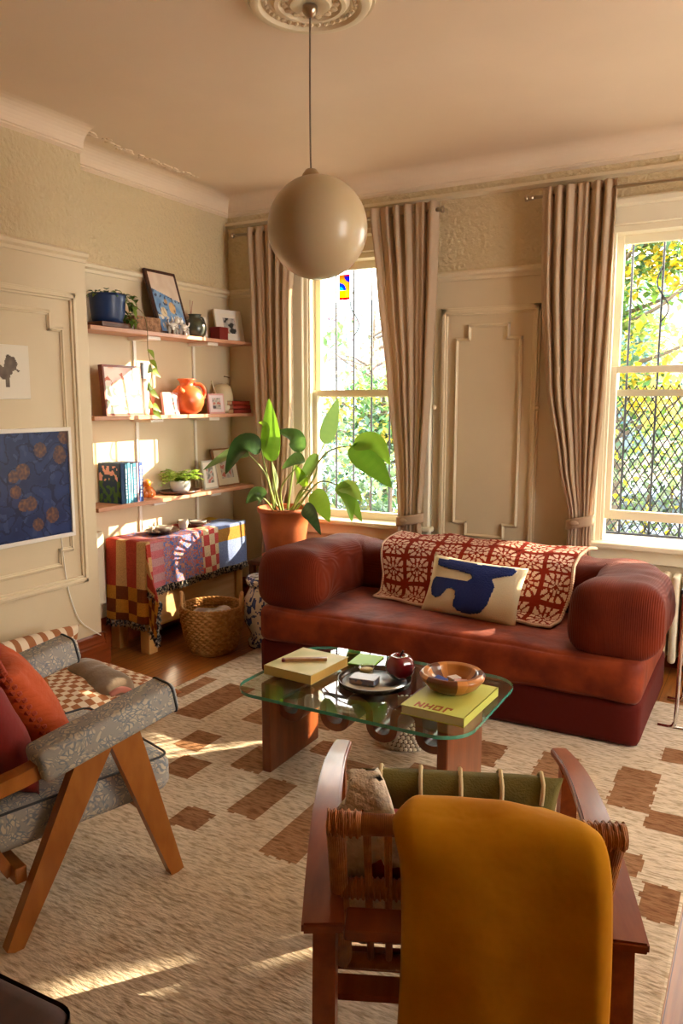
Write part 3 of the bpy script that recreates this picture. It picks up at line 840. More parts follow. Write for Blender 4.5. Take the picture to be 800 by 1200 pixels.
# bottom shelf: standing blue books
yy = 3.535
specs = [(.035, .255, '1d3f66', 'dark blue hardback with a floral cover, leftmost of the standing blue books'), (.022, .25, '2f6f8f', 'teal blue paperback, second from the left in the row of blue books'),
         (.026, .255, '3f86a8', 'light teal book, third from the left in the row of blue books'), (.018, .245, '66b0c8', 'thin pale cyan book in the middle of the blue books'),
         (.03, .25, '2c7ba0', 'blue book right of the thin pale cyan one'), (.02, .25, 'b98a9a', 'thin pinkish spine among the blue books'),
         (.035, .252, '2b4a92', 'royal blue book, rightmost of the standing books beside the orange figure')]
for (t_, h_, c, lab) in specs:
    b_ = book('book', -3.735, -3.545, yy, yy + t_, ZB, ZB + h_, c, 'x', lab=lab, group='blue books on the bottom shelf')
    if c == '1d3f66':
        def cov(u, v):
            n = noise.noise(Vector((u * 6, v * 7, 4)))
            if .55 < v < .95 and n > .05: return 'd8a0a0'
            if n > .0 and v < .85: return '3f6b3a'
            return '14365c'
        grid('cover_art', lambda u, v: (-.09 + .18 * u, -t_ / 2 - .0012, .005 + v * (h_ - .01)), 26, 36, PAINTED, b_, color=cov, smooth=False)
    else:
        r_ = random.Random(c)
        bm = B()
        z = .03
        while z < h_ - .03:
            l = r_.uniform(.008, .03); box(bm, .0951, .0957, -t_ * .18, t_ * .18, z, z + l); z += l + .008
        obj('spine_title', bm, mat('spine print', 'd8e4e0', .6), b_, smooth=False)
    yy += t_ + .0015
# orange figurine
o = B()
ball(o, (0, 0, .04), .04, 2, (.9, 1, 1)); ball(o, (0, -.01, .1), .028, 2); ball(o, (0, .03, .03), .03, 2); ball(o, (.0, -.035, .03), .025, 2)
for k in range(7):
    a = k * .9; ball(o, (.025 * math.cos(a), .035 * math.sin(a), .03 + .014 * k), .015, 1)
obj('ceramic_figurine', o, mat('orange glaze', 'e07818', .35, coat=.4), loc=(-3.62, 3.855, ZB), label='bright orange knobbly ceramic figure right of the blue books', cat='figurine')
# fern
o = empty('potted_fern', (-3.625, 4.18, ZB), label='light green fern in a white pot on a dark wooden tray, bottom shelf', cat='potted plant')
obj('tray', lathe(B(), [(0, 0), (.11, 0), (.125, .01), (.13, .022), (.12, .022), (.11, .012), (0, .01)], 36, sy=1.25), wood_mat('tray wood', '6b4430', '4c2c1c'), o)
obj('pot', lathe(B(), [(0, .01), (.055, .01), (.068, .04), (.072, .09), (.066, .09), (.06, .075), (0, .072)], 28), mat('white blue glaze', 'd9d8d4', .3, coat=.4), o)
vm, cl = colorbm(); r_ = random.Random(8)
for k in range(54):
    a = r_.uniform(0, 2 * PI); q = Vector((.02 * math.cos(a), .02 * math.sin(a), .08)); d = Vector((math.cos(a) * .7, math.sin(a) * 1.1, r_.uniform(.6, 1.9))).normalized()
    L_ = r_.uniform(.13, .22); pts = [q + d * L_ * t + Vector((0, 0, -1)) * L_ * .5 * t * t for t in [i / 7 for i in range(8)]]
    if max(p_.x for p_ in pts) > .13 or min(p_.x for p_ in pts) < -.1:
        pts = [Vector((max(-.1, min(.12, p_.x)), p_.y, p_.z)) for p_ in pts]
    for i in range(1, 8):
        t_ = (pts[i] - pts[i - 1]); t_ = t_.normalized() if t_.length > 1e-5 else d
        for s_ in (-1, 1):
            sd = t_.cross(Vector((0, 0, 1))); sd = sd.normalized() if sd.length > 1e-3 else Vector((1, 0, 0))
            leafpatch(vm, pts[i], sd * s_ + t_ * .5, .042 * (1.2 - i / 9), .02, bend=.3, cl=cl, col=r_.choice(['b5d060', '9cc04a', 'c8dd7c', '86ac3c']), n=2)
obj('foliage', vm, LEAFM, o)
frame_leaning('picture_frame', 4.50, ZB, .16, .21, .012, .14, mat('grey frame', 'b8b4a8', .5), photo('ded8ca', '6a6c64', 31), (30, 40), 'small grey photo frame between the fern and the wooden frame, bottom shelf', x=-3.60)
frame_leaning('picture_frame', 4.74, ZB, .27, .29, .012, .2, wood_mat('light frame wood', '9a6c3c', '7c5228'), photo('d6ccb4', '8f8a72', 37), (40, 44), 'wooden picture frame leaning at the window end of the bottom shelf', x=-3.62)

# ------------------------------------------------------------------ console bench + blanket
BX0, BX1, BY0, BY1, BH = -3.71, -3.38, 3.56, 4.56, .72
o = empty('console_bench', ((BX0 + BX1) / 2, (BY0 + BY1) / 2, 0), label='pine console with block legs standing under the patchwork blanket', cat='console table')
hx, hy = (BX1 - BX0) / 2, (BY1 - BY0) / 2
obj('top', bx(-hx, hx, -hy, hy, BH - .05, BH, bev=.004), PINE, o, smooth=False)
obj('front_panel', bx(hx - .045, hx - .02, -hy + .05, hy - .05, .16, BH - .05), wood_mat('pale panel', 'c9a878', 'b8935f'), o, smooth=False)
obj('back_panel', bx(-hx + .01, -hx + .03, -hy + .05, hy - .05, .16, BH - .05), MATS['pale panel'], o, smooth=False)
obj('side_panel', bx(-hx + .03, hx - .045, -hy + .015, -hy + .04, .16, BH - .05), MATS['pale panel'], o, smooth=False)
obj('side_panel', bx(-hx + .03, hx - .045, hy - .04, hy - .015, .16, BH - .05), MATS['pale panel'], o, smooth=False)
obj('lower_rail', bx(-hx, hx, -hy, -hy + .05, .16, .24, bev=.003), PINE, o, smooth=False)
for sx in (-1, 1):
    for sy in (-1, 1):
        obj('leg', bx(min(sx * hx, sx * (hx - .075)), max(sx * hx, sx * (hx - .075)), min(sy * hy, sy * (hy - .075)), max(sy * hy, sy * (hy - .075)), 0, .18 if sy < 0 else BH - .05, bev=.004), PINE, o, smooth=False)
# blanket: s along depth (X: wall -> front -> down), t along length (Y)
FR = .30   # front drop
EL = .52   # left end drop
def blank_pt(s, t):
    """s: 0 at the wall edge .. (W+FR) ; t: -EL .. LEN"""
    W_ = BX1 - BX0 + .012; x = BX0 + min(s, W_); z = BH + .006
    y = BY0 + t
    ds = max(0, s - W_); dt = max(0, -t)
    r = .02
    nz = .004 * math.sin(s * 40 + t * 13) + .003 * math.sin(t * 31)
    if ds > 0 and dt <= 0:
        x = BX1 + .014 + .05 * ds + .010 * math.sin(t * 22 + 1) * ds / FR; z = BH + .006 - ds
    elif dt > 0 and ds <= 0:
        y = BY0 - .012 - .04 * dt - .014 * math.sin(s * 26) * dt / EL; z = BH + .006 - dt
    elif ds > 0 and dt > 0:
        # corner: fold into hanging flap
        x = BX1 + .014 + .42 * ds * min(1, dt / .25); y = BY0 - .012 - .25 * dt * .5 * min(1, ds / .25) ; z = BH + .006 - max(dt, ds) - .22 * min(dt, ds)
    if ds <= 0 and dt <= 0: z += nz * .7
    return Vector((x, y, z))
LEN = BY1 - BY0 + .03
SW = BX1 - BX0 + .012
def blank_col(u, v):
    s = u * (SW + FR); t = -EL + v * (LEN + EL)
    if t < 0.0 + .02:
        d = -t
        if d < .30: k = int(s / .088); return ('b04030', 'c89a66', 'b5483c', 'cfa672')[k % 4] if k % 2 == 0 else ('c89a66', 'cfa672')[(k // 2) % 2]
        k = int(s / .09) + int((d - .30) / .085)
        return '7a3c1c' if k % 2 else 'c98a34'
    if t < .14: return ('c06a70', 'b88a8c')[int(s / .05) % 2] if s > SW else ('c87a78' if int(s / .09) % 2 else 'b86466')
    if t < .52:
        k = int(s / .033) * 3 + int(t / .04) * 5; n = noise.noise(Vector((s * 60, t * 50, 2)))
        return ['6f7db0', 'c06a62', '8d83a8', 'b87a70', '5c74b4', 'c98c78'][(k + int(n * 4)) % 6]
    if t < .70: return ('c0504c', 'd9c39c')[(int(s / .075) + int(t / .06)) % 2]
    band = int((s + .02) / .095) % 3
    return ('7484ae', 'a07434', '7888ae')[band] if s > SW * .55 else ('c8a02c' if int(s / .1) % 2 == 0 else '8f9cc4')
bl = empty('patchwork_blanket', (-3.55, 4.06, BH), label='multicoloured patchwork woven blanket draped over the pine console below the shelves', cat='blanket')
g = grid('cloth', lambda u, v: blank_pt(u * (SW + FR), -EL + v * (LEN + EL)) - bl.location, 78, 180, CLOTHP, bl, color=blank_col, thick=.005)
# fringe
fr_, cl = colorbm(); r_ = random.Random(2)
def tassel(p, down, c):
    q = [p, p + Vector((r_.uniform(-.006, .01), r_.uniform(-.012, .012), -.02)), p + Vector((r_.uniform(-.008, .014), r_.uniform(-.018, .018), -.045))]
    tube(fr_, q, [.0045, .004, .003], 5)
edge = [blank_pt(SW + FR, -EL + v / 150 * (LEN + EL)) for v in range(151)] + [blank_pt(u / 50 * (SW + FR), -EL) for u in range(51)]
for p_ in edge:
    for _ in range(2): tassel(p_ - Vector(bl.location) + Vector((r_.uniform(-.002, .006), r_.uniform(-.004, .004), .004)), None, None)
bmesh_cols = ['23242c', '23242c', 'c9bfa8', '3a3f58']
for f in fr_.faces:
    c = lin('1e2028')
    for lp in f.loops: lp[cl] = c
FRM = mat('fringe yarn', '24262e', .95, col2='a89c88', vscale=60, vlo=.5, vhi=.56)
obj('fringe', fr_, FRM, bl, label='black and cream yarn fringe')

def plate(name, x, y, z, r, m, lab, h=.018, cat='tray', sy=1):
    return obj(name, lathe(B(), [(0, 0), (r * .75, 0), (r * .95, h * .7), (r, h), (r * .94, h), (r * .72, .005), (0, .004)], 40, sy=sy), m, loc=(x, y, z), label=lab, cat=cat)
BZ = BH + .014
plate('round_tray', -3.52, 3.87, BZ, .12, wood_mat('tray dark', '4a2c24', '301a16', rough=.2), 'dark round lacquer tray at the near end of the blanket-covered console')
plate('round_tray', -3.56, 4.24, BZ, .12, MATS['tray dark'], 'dark round lacquer tray behind the small cup, nearer the window')
o = empty('tea_cup', (-3.50, 4.055, BZ), label='small grey cup between the two round trays on the console', cat='cup')
obj('body', lathe(B(), [(0, 0), (.026, 0), (.032, .03), (.034, .06), (.03, .06), (.027, .02), (0, .01)], 24), mat('grey glaze', 'b0a498', .4), o)
obj('handle', tube(B(), smooth_pts([(0, .03, .05), (0, .05, .042), (0, .048, .025), (0, .03, .018)], 4), .004, 6), MATS['grey glaze'], o)
obj('ceramic_bowl', lathe(B(), [(0, .0), (.03, 0), (.05, .02), (.056, .035), (.05, .034), (.03, .012), (0, .008)], 24), mat('pale glaze', 'c9bfae', .4), loc=(-3.51, 3.88, BZ + .006), label='small pale bowl resting on the near round tray', cat='bowl')
figurine(-3.545, 3.80, BZ + .006, .55, mat('pale clay', 'cdbfa8', .5), 'tiny pale figurine on the near round tray beside the bowl')
plate('small_dish', -3.54, 4.26, BZ + .006, .06, MATS['grey glaze'], 'small grey dish resting on the farther round tray', cat='dish')

# white rolled pad at the left of the console
bm = B(); box(bm, XA + .01, XA + .05, 3.34, 3.53, .30, .78, bev=.018, seg=3)
obj('folded_pad', bm, mat('cream padding', 'd8cdb2', .8), label='cream folded pad wedged upright at the wall left of the console', cat='pad')

# outlet
o = empty('power_outlet', (-3.38, YW, .50), label='white wall outlet with plugged adapters between the console and the terracotta pot', cat='outlet')
obj('plate', bx(-.04, .04, -.008, 0, -.065, .065, bev=.003), WHITE, o, smooth=False)
obj('plug', bx(-.028, .028, -.05, -.008, -.05, .0, bev=.006), WHITE, o, smooth=False)
obj('plug', bx(-.028, .028, -.06, -.008, .008, .055, bev=.006), WHITE, o, smooth=False)
obj('cord', tube(B(), smooth_pts([(0, -.05, -.03), (.01, -.1, -.08), (.03, -.12, -.2), (.06, -.1, -.4), (.08, -.1, -.46)], 5), .004, 6), WHITE, o)

# ------------------------------------------------------------------ garden stool
def porc(u, v):
    x = u * 26; y = v * 15
    n = noise.noise(Vector((math.cos(u * 2 * PI) * 3.2, math.sin(u * 2 * PI) * 3.2, y * .55)))
    n2 = noise.noise(Vector((math.cos(u * 2 * PI) * 8, math.sin(u * 2 * PI) * 8, y * 1.4)))
    for b_ in (.08, .9): 
        if abs(v - b_) < .012: return '2a3a74'
    if n > .0 and n2 > -.15: return mixc('2c3e7c', '5468a0', n2 + .3)
    if n2 > .38: return '44609a'
    return 'dcdad2'
SP = [(.0, 0), (.135, 0), (.138, .04), (.12, .06), (.125, .1), (.165, .17), (.178, .24), (.168, .31), (.125, .38), (.118, .40), (.14, .42), (.148, .445), (.13, .468), (.0, .475)]
def stool_fn(u, v):
    k = v * (len(SP) - 1); i = min(int(k), len(SP) - 2); t = k - i
    r = SP[i][0] + (SP[i + 1][0] - SP[i][0]) * t; z = SP[i][1] + (SP[i + 1][1] - SP[i][1]) * t
    return (r * math.cos(2 * PI * u), r * math.sin(2 * PI * u), z)
o = grid('garden_stool', stool_fn, 96, 104, mat('porcelain', attr=True, rough=.15, coat=.6), color=porc, label='blue and white floral porcelain garden stool between the wicker basket and the sofa', cat='stool')
o.location = (-2.85, 4.10, 0); o.scale = (.9, .9, 1.0)

# ------------------------------------------------------------------ wicker basket
o = empty('wicker_basket', (-3.095, 3.84, 0), label='round woven wicker basket with two handles on the wooden floor in front of the console', cat='basket')
WICK = mat('wicker', 'c09050', .7, col2='a8763a', vscale=30, bump=.3, bscale=150)
def bas(u, v):
    z = .02 + v * .27; r = .148 + .04 * math.sin(min(1, v * 1.1) * PI * .5) + .01 * v
    row = v * 15; k = int(row)
    w_ = .007 * math.sin(u * 2 * PI * 26 + (k % 2) * PI) + .006 * abs(math.sin(row * PI))
    return ((r + w_) * math.cos(2 * PI * u), (r + w_) * math.sin(2 * PI * u), z)
grid('body', bas, 320, 78, WICK, o, thick=.008)
obj('base', lathe(B(), [(0, 0), (.145, 0), (.152, .02), (.15, .025), (0, .025)], 48), WICK, o)
bm = B()
for q in (0, 1):
    pts = [((.195) * math.cos(a), (.195) * math.sin(a), .293 + .008 * math.sin(a * 22 + q * PI)) for a in [2 * PI * k / 160 for k in range(161)]]
    tube(bm, pts, .009, 6, cap=False)
obj('rim', bm, WICK, o)
for a in (math.radians(-150), math.radians(28)):
    pts = []
    for k in range(13):
        t_ = k / 12 - .5; aa = a + t_ * .5
        pts.append((.195 * math.cos(aa), .195 * math.sin(aa), .27 + .11 * math.cos(t_ * PI)))
    obj('handle', tube(B(), pts, .012, 8), mat('pale wicker handle', 'd0a468', .6), o)
def bf(u, v):
    r = .16 * math.sqrt(max(0, v)); a = 2 * PI * u
    x, y = r * math.cos(a), r * math.sin(a)
    return (x, y, .23 + .05 * noise.noise(Vector((x * 12, y * 12, 0))) - .02 * v)
ob = grid('knitted_blanket', lambda u, v: bf(u, v), 40, 14, mat('grey knit', 'c9bca8', .9, col2='96877a', vscale=8, vlo=.45, vhi=.55, bump=.5, bscale=50), label='grey-beige knitted blanket folded inside the wicker basket', cat='blanket', thick=.02)
ob.location = o.location

# ------------------------------------------------------------------ plant stand and bird of paradise
PX, PY = -2.99, 4.54
o = empty('plant_stand', (PX, PY, 0), label='low dark wooden stand carrying the big terracotta pot behind the sofa corner', cat='plant stand')
DW = wood_mat('dark stand wood', '5c3020', '40200f')
obj('top', bx(-.19, .19, -.19, .19, .46, .49, bev=.004), DW, o, smooth=False)
for sx in (-1, 1):
    for sy in (-1, 1): obj('leg', bx(sx * .165 - .018, sx * .165 + .018, sy * .165 - .018, sy * .165 + .018, 0, .46), DW, o, smooth=False)
o = empty('potted_bird_of_paradise', (PX, PY, .49), label='large bird of paradise plant in a terracotta pot in front of the left window', cat='potted plant')
obj('saucer', lathe(B(), [(0, 0), (.15, 0), (.165, .03), (.158, .03), (.145, .01), (0, .01)], 40), TERRA, o)
obj('pot', lathe(B(), [(0, .012), (.128, .012), (.135, .04), (.165, .24), (.176, .335), (.19, .338), (.193, .37), (.178, .37), (.172, .34), (0, .33)], 48), TERRA, o)
obj('soil', lathe(B(), [(.17, .335), (0, .345)], 30), SOIL, o)
F_ = 908.; P_ = math.atan(130 / 908); A_ = math.atan(511 * math.cos(P_) / 908); HE = 1.6
def ray_at(px, py, Yp):
    u = 600 - py; l = px - 400; up = u * math.cos(P_) - F_ * math.sin(P_); fw = F_ * math.cos(P_) + u * math.sin(P_)
    r = (-fw * math.sin(A_) + l * math.cos(A_), fw * math.cos(A_) + l * math.sin(A_), up); t = Yp / r[1]
    return Vector((r[0] * t, Yp, HE + r[2] * t))
def big_leaf(base, mid, tip, width, face, col, droop=0, n=16, root=None, split=0, wave=.0):
    """leaf blade from base to tip through mid; face = approximate blade normal"""
    off = Vector(o.location)
    pts = smooth_pts([base, mid, tip], n // 2); m_ = len(pts) - 1
    bm, cl = colorbm(); rows = []
    for i, c in enumerate(pts):
        t = i / m_; tg = (pts[min(i + 1, m_)] - pts[max(i - 1, 0)]).normalized()
        s = tg.cross(Vector(face)).normalized(); nn = s.cross(tg)
        w_ = width * .5 * (math.sin(PI * t ** .66) ** 1.05 if 0 < t < 1 else 0) + .001
        row = []
        for k in (-2, -1, 0, 1, 2):
            a = k / 2; row.append(bm.verts.new(c - off + s * w_ * a + nn * (abs(a) ** 1.5) * w_ * .35 + nn * wave * math.sin(t * 9 + a * 2) * w_))
        rows.append(row)
    for i, (a, b) in enumerate(zip(rows, rows[1:])):
        for k in range(4):
            f = bm.faces.new((a[k], a[k + 1], b[k + 1], b[k]))
            cc = mixc(col, 'b8cc60' if k in (1, 2) else col, .05 if (i % 2) else .0)
            for lp in f.loops: lp[cl] = lin(cc)
    l_ = obj('leaf', bm, LEAFM, o, angle=3)
    if root is not None:
        rt, kn = root
        obj('stem', tube(B(), [q - off for q in smooth_pts([rt, kn, base], 7)], lambda t: .0085 - .005 * t, 8), STEMM, o)
R_ = lambda dx, dy: Vector((PX + dx, PY + dy, .49 + .34))
pa = ray_at
# (base px, mid px, tip px, Y) per leaf
big_leaf(pa(318, 541, 4.45), pa(318, 505, 4.42), pa(315, 467, 4.42), .14, (.3, -1, 0), '6f9c2a', root=(R_(-.02, -.02), pa(322, 570, 4.46)))
big_leaf(pa(309, 527, 4.42), pa(312, 500, 4.38), pa(303, 495, 4.38), .05, (.3, -1, 0), '84ac30')
big_leaf(pa(380, 520, 4.5), pa(388, 494, 4.5), pa(396, 466, 4.5), .11, (.5, -1, .1), '86a85a', root=(R_(.05, .03), pa(348, 585, 4.52)))
big_leaf(pa(414, 521, 4.46), pa(440, 520, 4.42), pa(457, 545, 4.40), .13, (.3, -1, .5), '8ab838')
big_leaf(pa(412, 522, 4.45), pa(436, 545, 4.40), pa(459, 572, 4.36), .17, (.3, -1, .5), '6d9f2c', root=(R_(.06, .0), pa(378, 535, 4.48)), wave=.05)
big_leaf(pa(306, 526, 4.3), pa(284, 524, 4.2), pa(264, 556, 4.1), .17, (.2, -.8, .6), '2f4f26', root=(R_(-.05, -.03), pa(310, 545, 4.4)))
big_leaf(pa(292, 533, 4.28), pa(268, 535, 4.2), pa(238, 551, 4.12), .12, (.1, -.8, .9), '6a8450', root=(R_(-.06, -.04), pa(312, 558, 4.38)))
big_leaf(pa(352, 530, 4.6), pa(345, 512, 4.58), pa(322, 505, 4.5), .12, (.2, -.9, .6), '4f6f34', root=(R_(.0, .04), pa(345, 540, 4.6)))
big_leaf(pa(357, 538, 4.45), pa(345, 540, 4.4), pa(330, 550, 4.36), .1, (.1, -.9, .6), '5c7c3c', root=(R_(.0, -.02), pa(330, 570, 4.45)))
big_leaf(pa(358, 570, 4.5), pa(352, 556, 4.46), pa(346, 545, 4.44), .07, (.4, -1, .1), '8ab02e')
big_leaf(pa(372, 532, 4.5), pa(362, 548, 4.48), pa(347, 568, 4.45), .08, (.3, -1, .3), '7fa048', root=(R_(.04, .0), pa(368, 560, 4.5)))
big_leaf(pa(367, 576, 4.35), pa(378, 592, 4.3), pa(386, 612, 4.28), .13, (.2, -1, .3), '88b034', root=(R_(.08, -.03), pa(352, 575, 4.4)))
big_leaf(pa(395, 568, 4.4), pa(408, 582, 4.35), pa(412, 612, 4.33), .10, (.5, -1, .3), '7ea83a', root=(R_(.09, -.01), pa(372, 566, 4.42)))
big_leaf(pa(398, 570, 4.4), pa(412, 574, 4.36), pa(424, 588, 4.33), .10, (.2, -.9, .6), '9cbc50')
big_leaf(pa(402, 574, 4.42), pa(414, 592, 4.38), pa(424, 612, 4.34), .08, (.5, -1, .3), '7ea83a')
big_leaf(pa(356, 594, 4.28), pa(366, 604, 4.22), pa(376, 627, 4.18), .10, (-.2, -1, .5), '35522c', root=(R_(.1, -.05), pa(350, 590, 4.32)))
big_leaf(pa(308, 584, 4.3), pa(300, 581, 4.25), pa(288, 590, 4.2), .12, (.1, -1, .4), '4a6634', root=(R_(-.06, -.05), pa(313, 588, 4.34)))
big_leaf(pa(322, 577, 4.5), pa(323, 560, 4.5), pa(318, 540, 4.5), .04, (.3, -1, .1), 'a8b888', root=(R_(-.01, .0), pa(323, 590, 4.5)))

# radiator under the right window
o = empty('radiator', (-.5, YW - .14, 0), label='cream column radiator below the mesh guarded window behind the sofa', cat='radiator')
for k in range(15):
    x = -.42 + k * .06
    bm = B(); box(bm, x - .022, x + .022, -.08, .08, .08 if 0 < k < 14 else 0, .60, bev=.018, seg=3)
    obj('column', bm, WFRAME, o)
obj('pipe', tube(B(), [(-.5, 0, .12), (.5, 0, .12)], .014, 10), WFRAME, o)

# ------------------------------------------------------------------ sofa
o = empty('sofa', (-1.51, 4.05, .012), label='long low rust corduroy sofa with puffy rolled arms under the windows', cat='sofa')
SX = 1.05
def soft_box(name, x0, x1, y0, y1, z0, z1, m, par, bev=.05, bulge=.01, wr=.006, seed=0, cuts=14):
    bm = B()
    nx, ny, nz = 40, 18, 6
    def pt(x, y, z):
        return Vector((x0 + (x1 - x0) * x, y0 + (y1 - y0) * y, z0 + (z1 - z0) * z))
    bmesh.ops.create_cube(bm, size=2)
    bmesh.ops.subdivide_edges(bm, edges=bm.edges[:], cuts=cuts, use_grid_fill=True)
    hx, hy, hz = (x1 - x0) / 2, (y1 - y0) / 2, (z1 - z0) / 2; c = Vector(((x0 + x1) / 2, (y0 + y1) / 2, (z0 + z1) / 2))
    def mp(a, h): 
        # concentrate vertices toward edges for rounding
        return math.copysign((1 - (1 - abs(a)) ** 1.6), a) * h
    for v in bm.verts:
        q = Vector((mp(v.co.x, hx), mp(v.co.y, hy), mp(v.co.z, hz)))
        # rounded box projection
        r = min(bev, hx, hy, hz)
        inner = Vector((max(-hx + r, min(hx - r, q.x)), max(-hy + r, min(hy - r, q.y)), max(-hz + r, min(hz - r, q.z))))
        d = q - inner
        if d.length > 1e-6: q = inner + d.normalized() * r
        a, b_, c_ = v.co
        if abs(c_) > .999: q.z += math.copysign(bulge * (1 - a * a) * (1 - b_ * b_), c_)
        if abs(b_) > .999: q.y += math.copysign(bulge * (1 - a ** 4) * (1 - c_ * c_), b_)
        if wr: q += Vector((0, .6, 1)) * wr * noise.noise(Vector((q.x * 5 + seed, q.y * 5, q.z * 5)))
        v.co = q + c
    uvl = bm.loops.layers.uv.new('UVMap')
    for f in bm.faces:
        nn = f.normal
        for lp in f.loops:
            q = lp.vert.co; lp[uvl].uv = (q.x if abs(nn.x) < .7 else q.y, 0)
    return obj(name, bm, m, par, angle=3)
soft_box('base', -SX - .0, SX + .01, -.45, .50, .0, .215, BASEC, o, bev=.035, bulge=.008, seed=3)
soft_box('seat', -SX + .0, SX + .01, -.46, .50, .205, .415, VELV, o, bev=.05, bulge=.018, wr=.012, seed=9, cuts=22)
# bolster
def bol_path(t):
    """U centre line, t 0..1 from the left arm front round the back to the right arm front"""
    xl, xr, yf, yb, rc = -SX + .17, SX - .13, -.47, .36, .17
    La = (yb - rc) - yf; Lc = PI / 2 * rc; Lb = (xr - xl) - 2 * rc; T = 2 * La + 2 * Lc + Lb; s = t * T
    if s < La: return Vector((xl, yf + s, 0)), Vector((0, 1, 0))
    s -= La
    if s < Lc: a = s / rc; return Vector((xl + rc - rc * math.cos(a), yb - rc + rc * math.sin(a), 0)), Vector((math.sin(a), math.cos(a), 0))
    s -= Lc
    if s < Lb: return Vector((xl + rc + s, yb, 0)), Vector((1, 0, 0))
    s -= Lb
    if s < Lc: a = s / rc; return Vector((xr - rc + rc * math.sin(a), yb - rc + rc * math.cos(a), 0)), Vector((math.cos(a), -math.sin(a), 0))
    s -= Lc
    return Vector((xr, yb - rc - s, 0)), Vector((0, -1, 0))
def bol(t0, t1, name, n):
    def fn(u, v):
        t = t0 + (t1 - t0) * v
        p_, tg = bol_path(min(1, max(0, t)))
        nrm = Vector((tg.y, -tg.x, 0))   # to the outside? flipped below
        out = -nrm                        # outward (away from the seat)
        a = 2 * PI * u
        ca, sa = math.cos(a), math.sin(a)
        e = .62
        cx = math.copysign(abs(ca) ** e, ca); sz = math.copysign(abs(sa) ** e, sa)
        armness = abs(t - .5) * 2
        W_ = .19 + .05 * max(0, armness - .55); Hh = .168 + .012 * armness
        end = 1.0
        te = min(t, 1 - t)
        if te < .04:
            q = 1 - te / .04; end = math.sqrt(max(0, 1 - q ** 3.2))
        zc = .40 + Hh - .012
        top = 1.0 + .05 * math.sin(t * 21) + .0
        dip = -.035 * math.exp(-((te - .30) / .05) ** 2)
        w_ = W_ * (.01 + .99 * end) if end < 1 else W_
        hh = Hh * (.01 + .99 * end) if end < 1 else Hh
        if te <= 0: w_ = 0; hh = 0
        pos = p_ + out * (cx * w_) + Vector((0, 0, zc + sz * hh * (top if sz > 0 else 1)))
        if sz > 0: pos.z += dip * sz
        nz = noise.noise(Vector((pos.x * 3.2, pos.y * 3.2, pos.z * 3)))
        nz2 = noise.noise(Vector((pos.x * 11, pos.y * 11, pos.z * 9)))
        pos += (out * cx + Vector((0, 0, max(0, sz)))) * (.028 * nz + .008 * nz2) * end
        pos.z = max(pos.z, .385)
        return pos
    return grid(name, fn, 56, n, CORD, o, uv=(1.3, (t1 - t0) * 3.0), thick=0)
CORD_UV = None
for a_, b_, nm_, k_ in ((0, .235, 'armrest', 44), (.235, .765, 'backrest', 70), (.765, 1, 'armrest', 44)):
    q_ = bol(a_, b_, nm_, k_)
    if nm_ == 'armrest':
        ul = q_.data.uv_layers[0].data
        for lp in q_.data.loops:
            co_ = q_.data.vertices[lp.vertex_index].co; ul[lp.index].uv = (co_.x, co_.z * .15)

# granny square throw over the backrest
def granny(u, v):
    x = u * 7; y = v * 4.3
    fx, fy = x - math.floor(x) - .5, y - math.floor(y) - .5
    if abs(fx) > .45 or abs(fy) > .45: return '84281a'
    r = math.hypot(fx, fy); a = math.atan2(fy, fx); m_ = max(abs(fx), abs(fy))
    c = 'dcbba6'; d = '86291a'
    if r < .06: return d
    if r < .22: return c if math.cos(a * 8) > -.15 else d
    if r < .27: return d
    if m_ < .42: return c if (math.cos(a * 12 + .3) > -.45) else d
    return d
gt = empty('granny_square_throw', (-1.45, 4.3, .75), label='red and cream crochet granny square throw spread over the sofa back', cat='throw blanket')
def throw_fn(u, v):
    # v 0 = bottom on the seat, 1 = over the top
    xb = -2.02 + 1.15 * u; xt = -2.05 + 1.20 * u
    x = xb + (xt - xb) * v + .012 * math.sin(v * 9 + u * 5)
    path = [(4.06, .435), (4.13, .455), (4.175, .55), (4.185, .65), (4.20, .715), (4.27, .75), (4.38, .765), (4.47, .755)]
    k = v * (len(path) - 1); i = min(int(k), len(path) - 2); t = k - i
    t2 = t
    y = path[i][0] + (path[i + 1][0] - path[i][0]) * t2; z = path[i][1] + (path[i + 1][1] - path[i][1]) * t2
    n = noise.noise(Vector((x * 5, v * 4, 3)))
    fl = 1 - min(1, v * 2)
    sag = .14 * u * (1 - v) ** 2   # right corner hangs further forward
    return Vector((x - .06 * u * (1 - v), y + .012 * n - sag - .03 * (1 - v) * (1 - v), z + .018 * n + .012)) - gt.location
grid('cloth', throw_fn, 182, 112, KNIT, gt, color=granny, thick=.008, offset=1)
bm = B()
for (ua, va, ub, vb, n_) in ((0, 0, 0, 1, 60), (1, 0, 1, 1, 60), (0, 0, 1, 0, 110)):
    for k in range(n_):
        t_ = k / n_; ball(bm, throw_fn(ua + (ub - ua) * t_, va + (vb - va) * t_) + Vector((0, -.002, .003)), .011, 1)
obj('scalloped_border', bm, mat('cream yarn', 'd8b8a0', .95), gt)

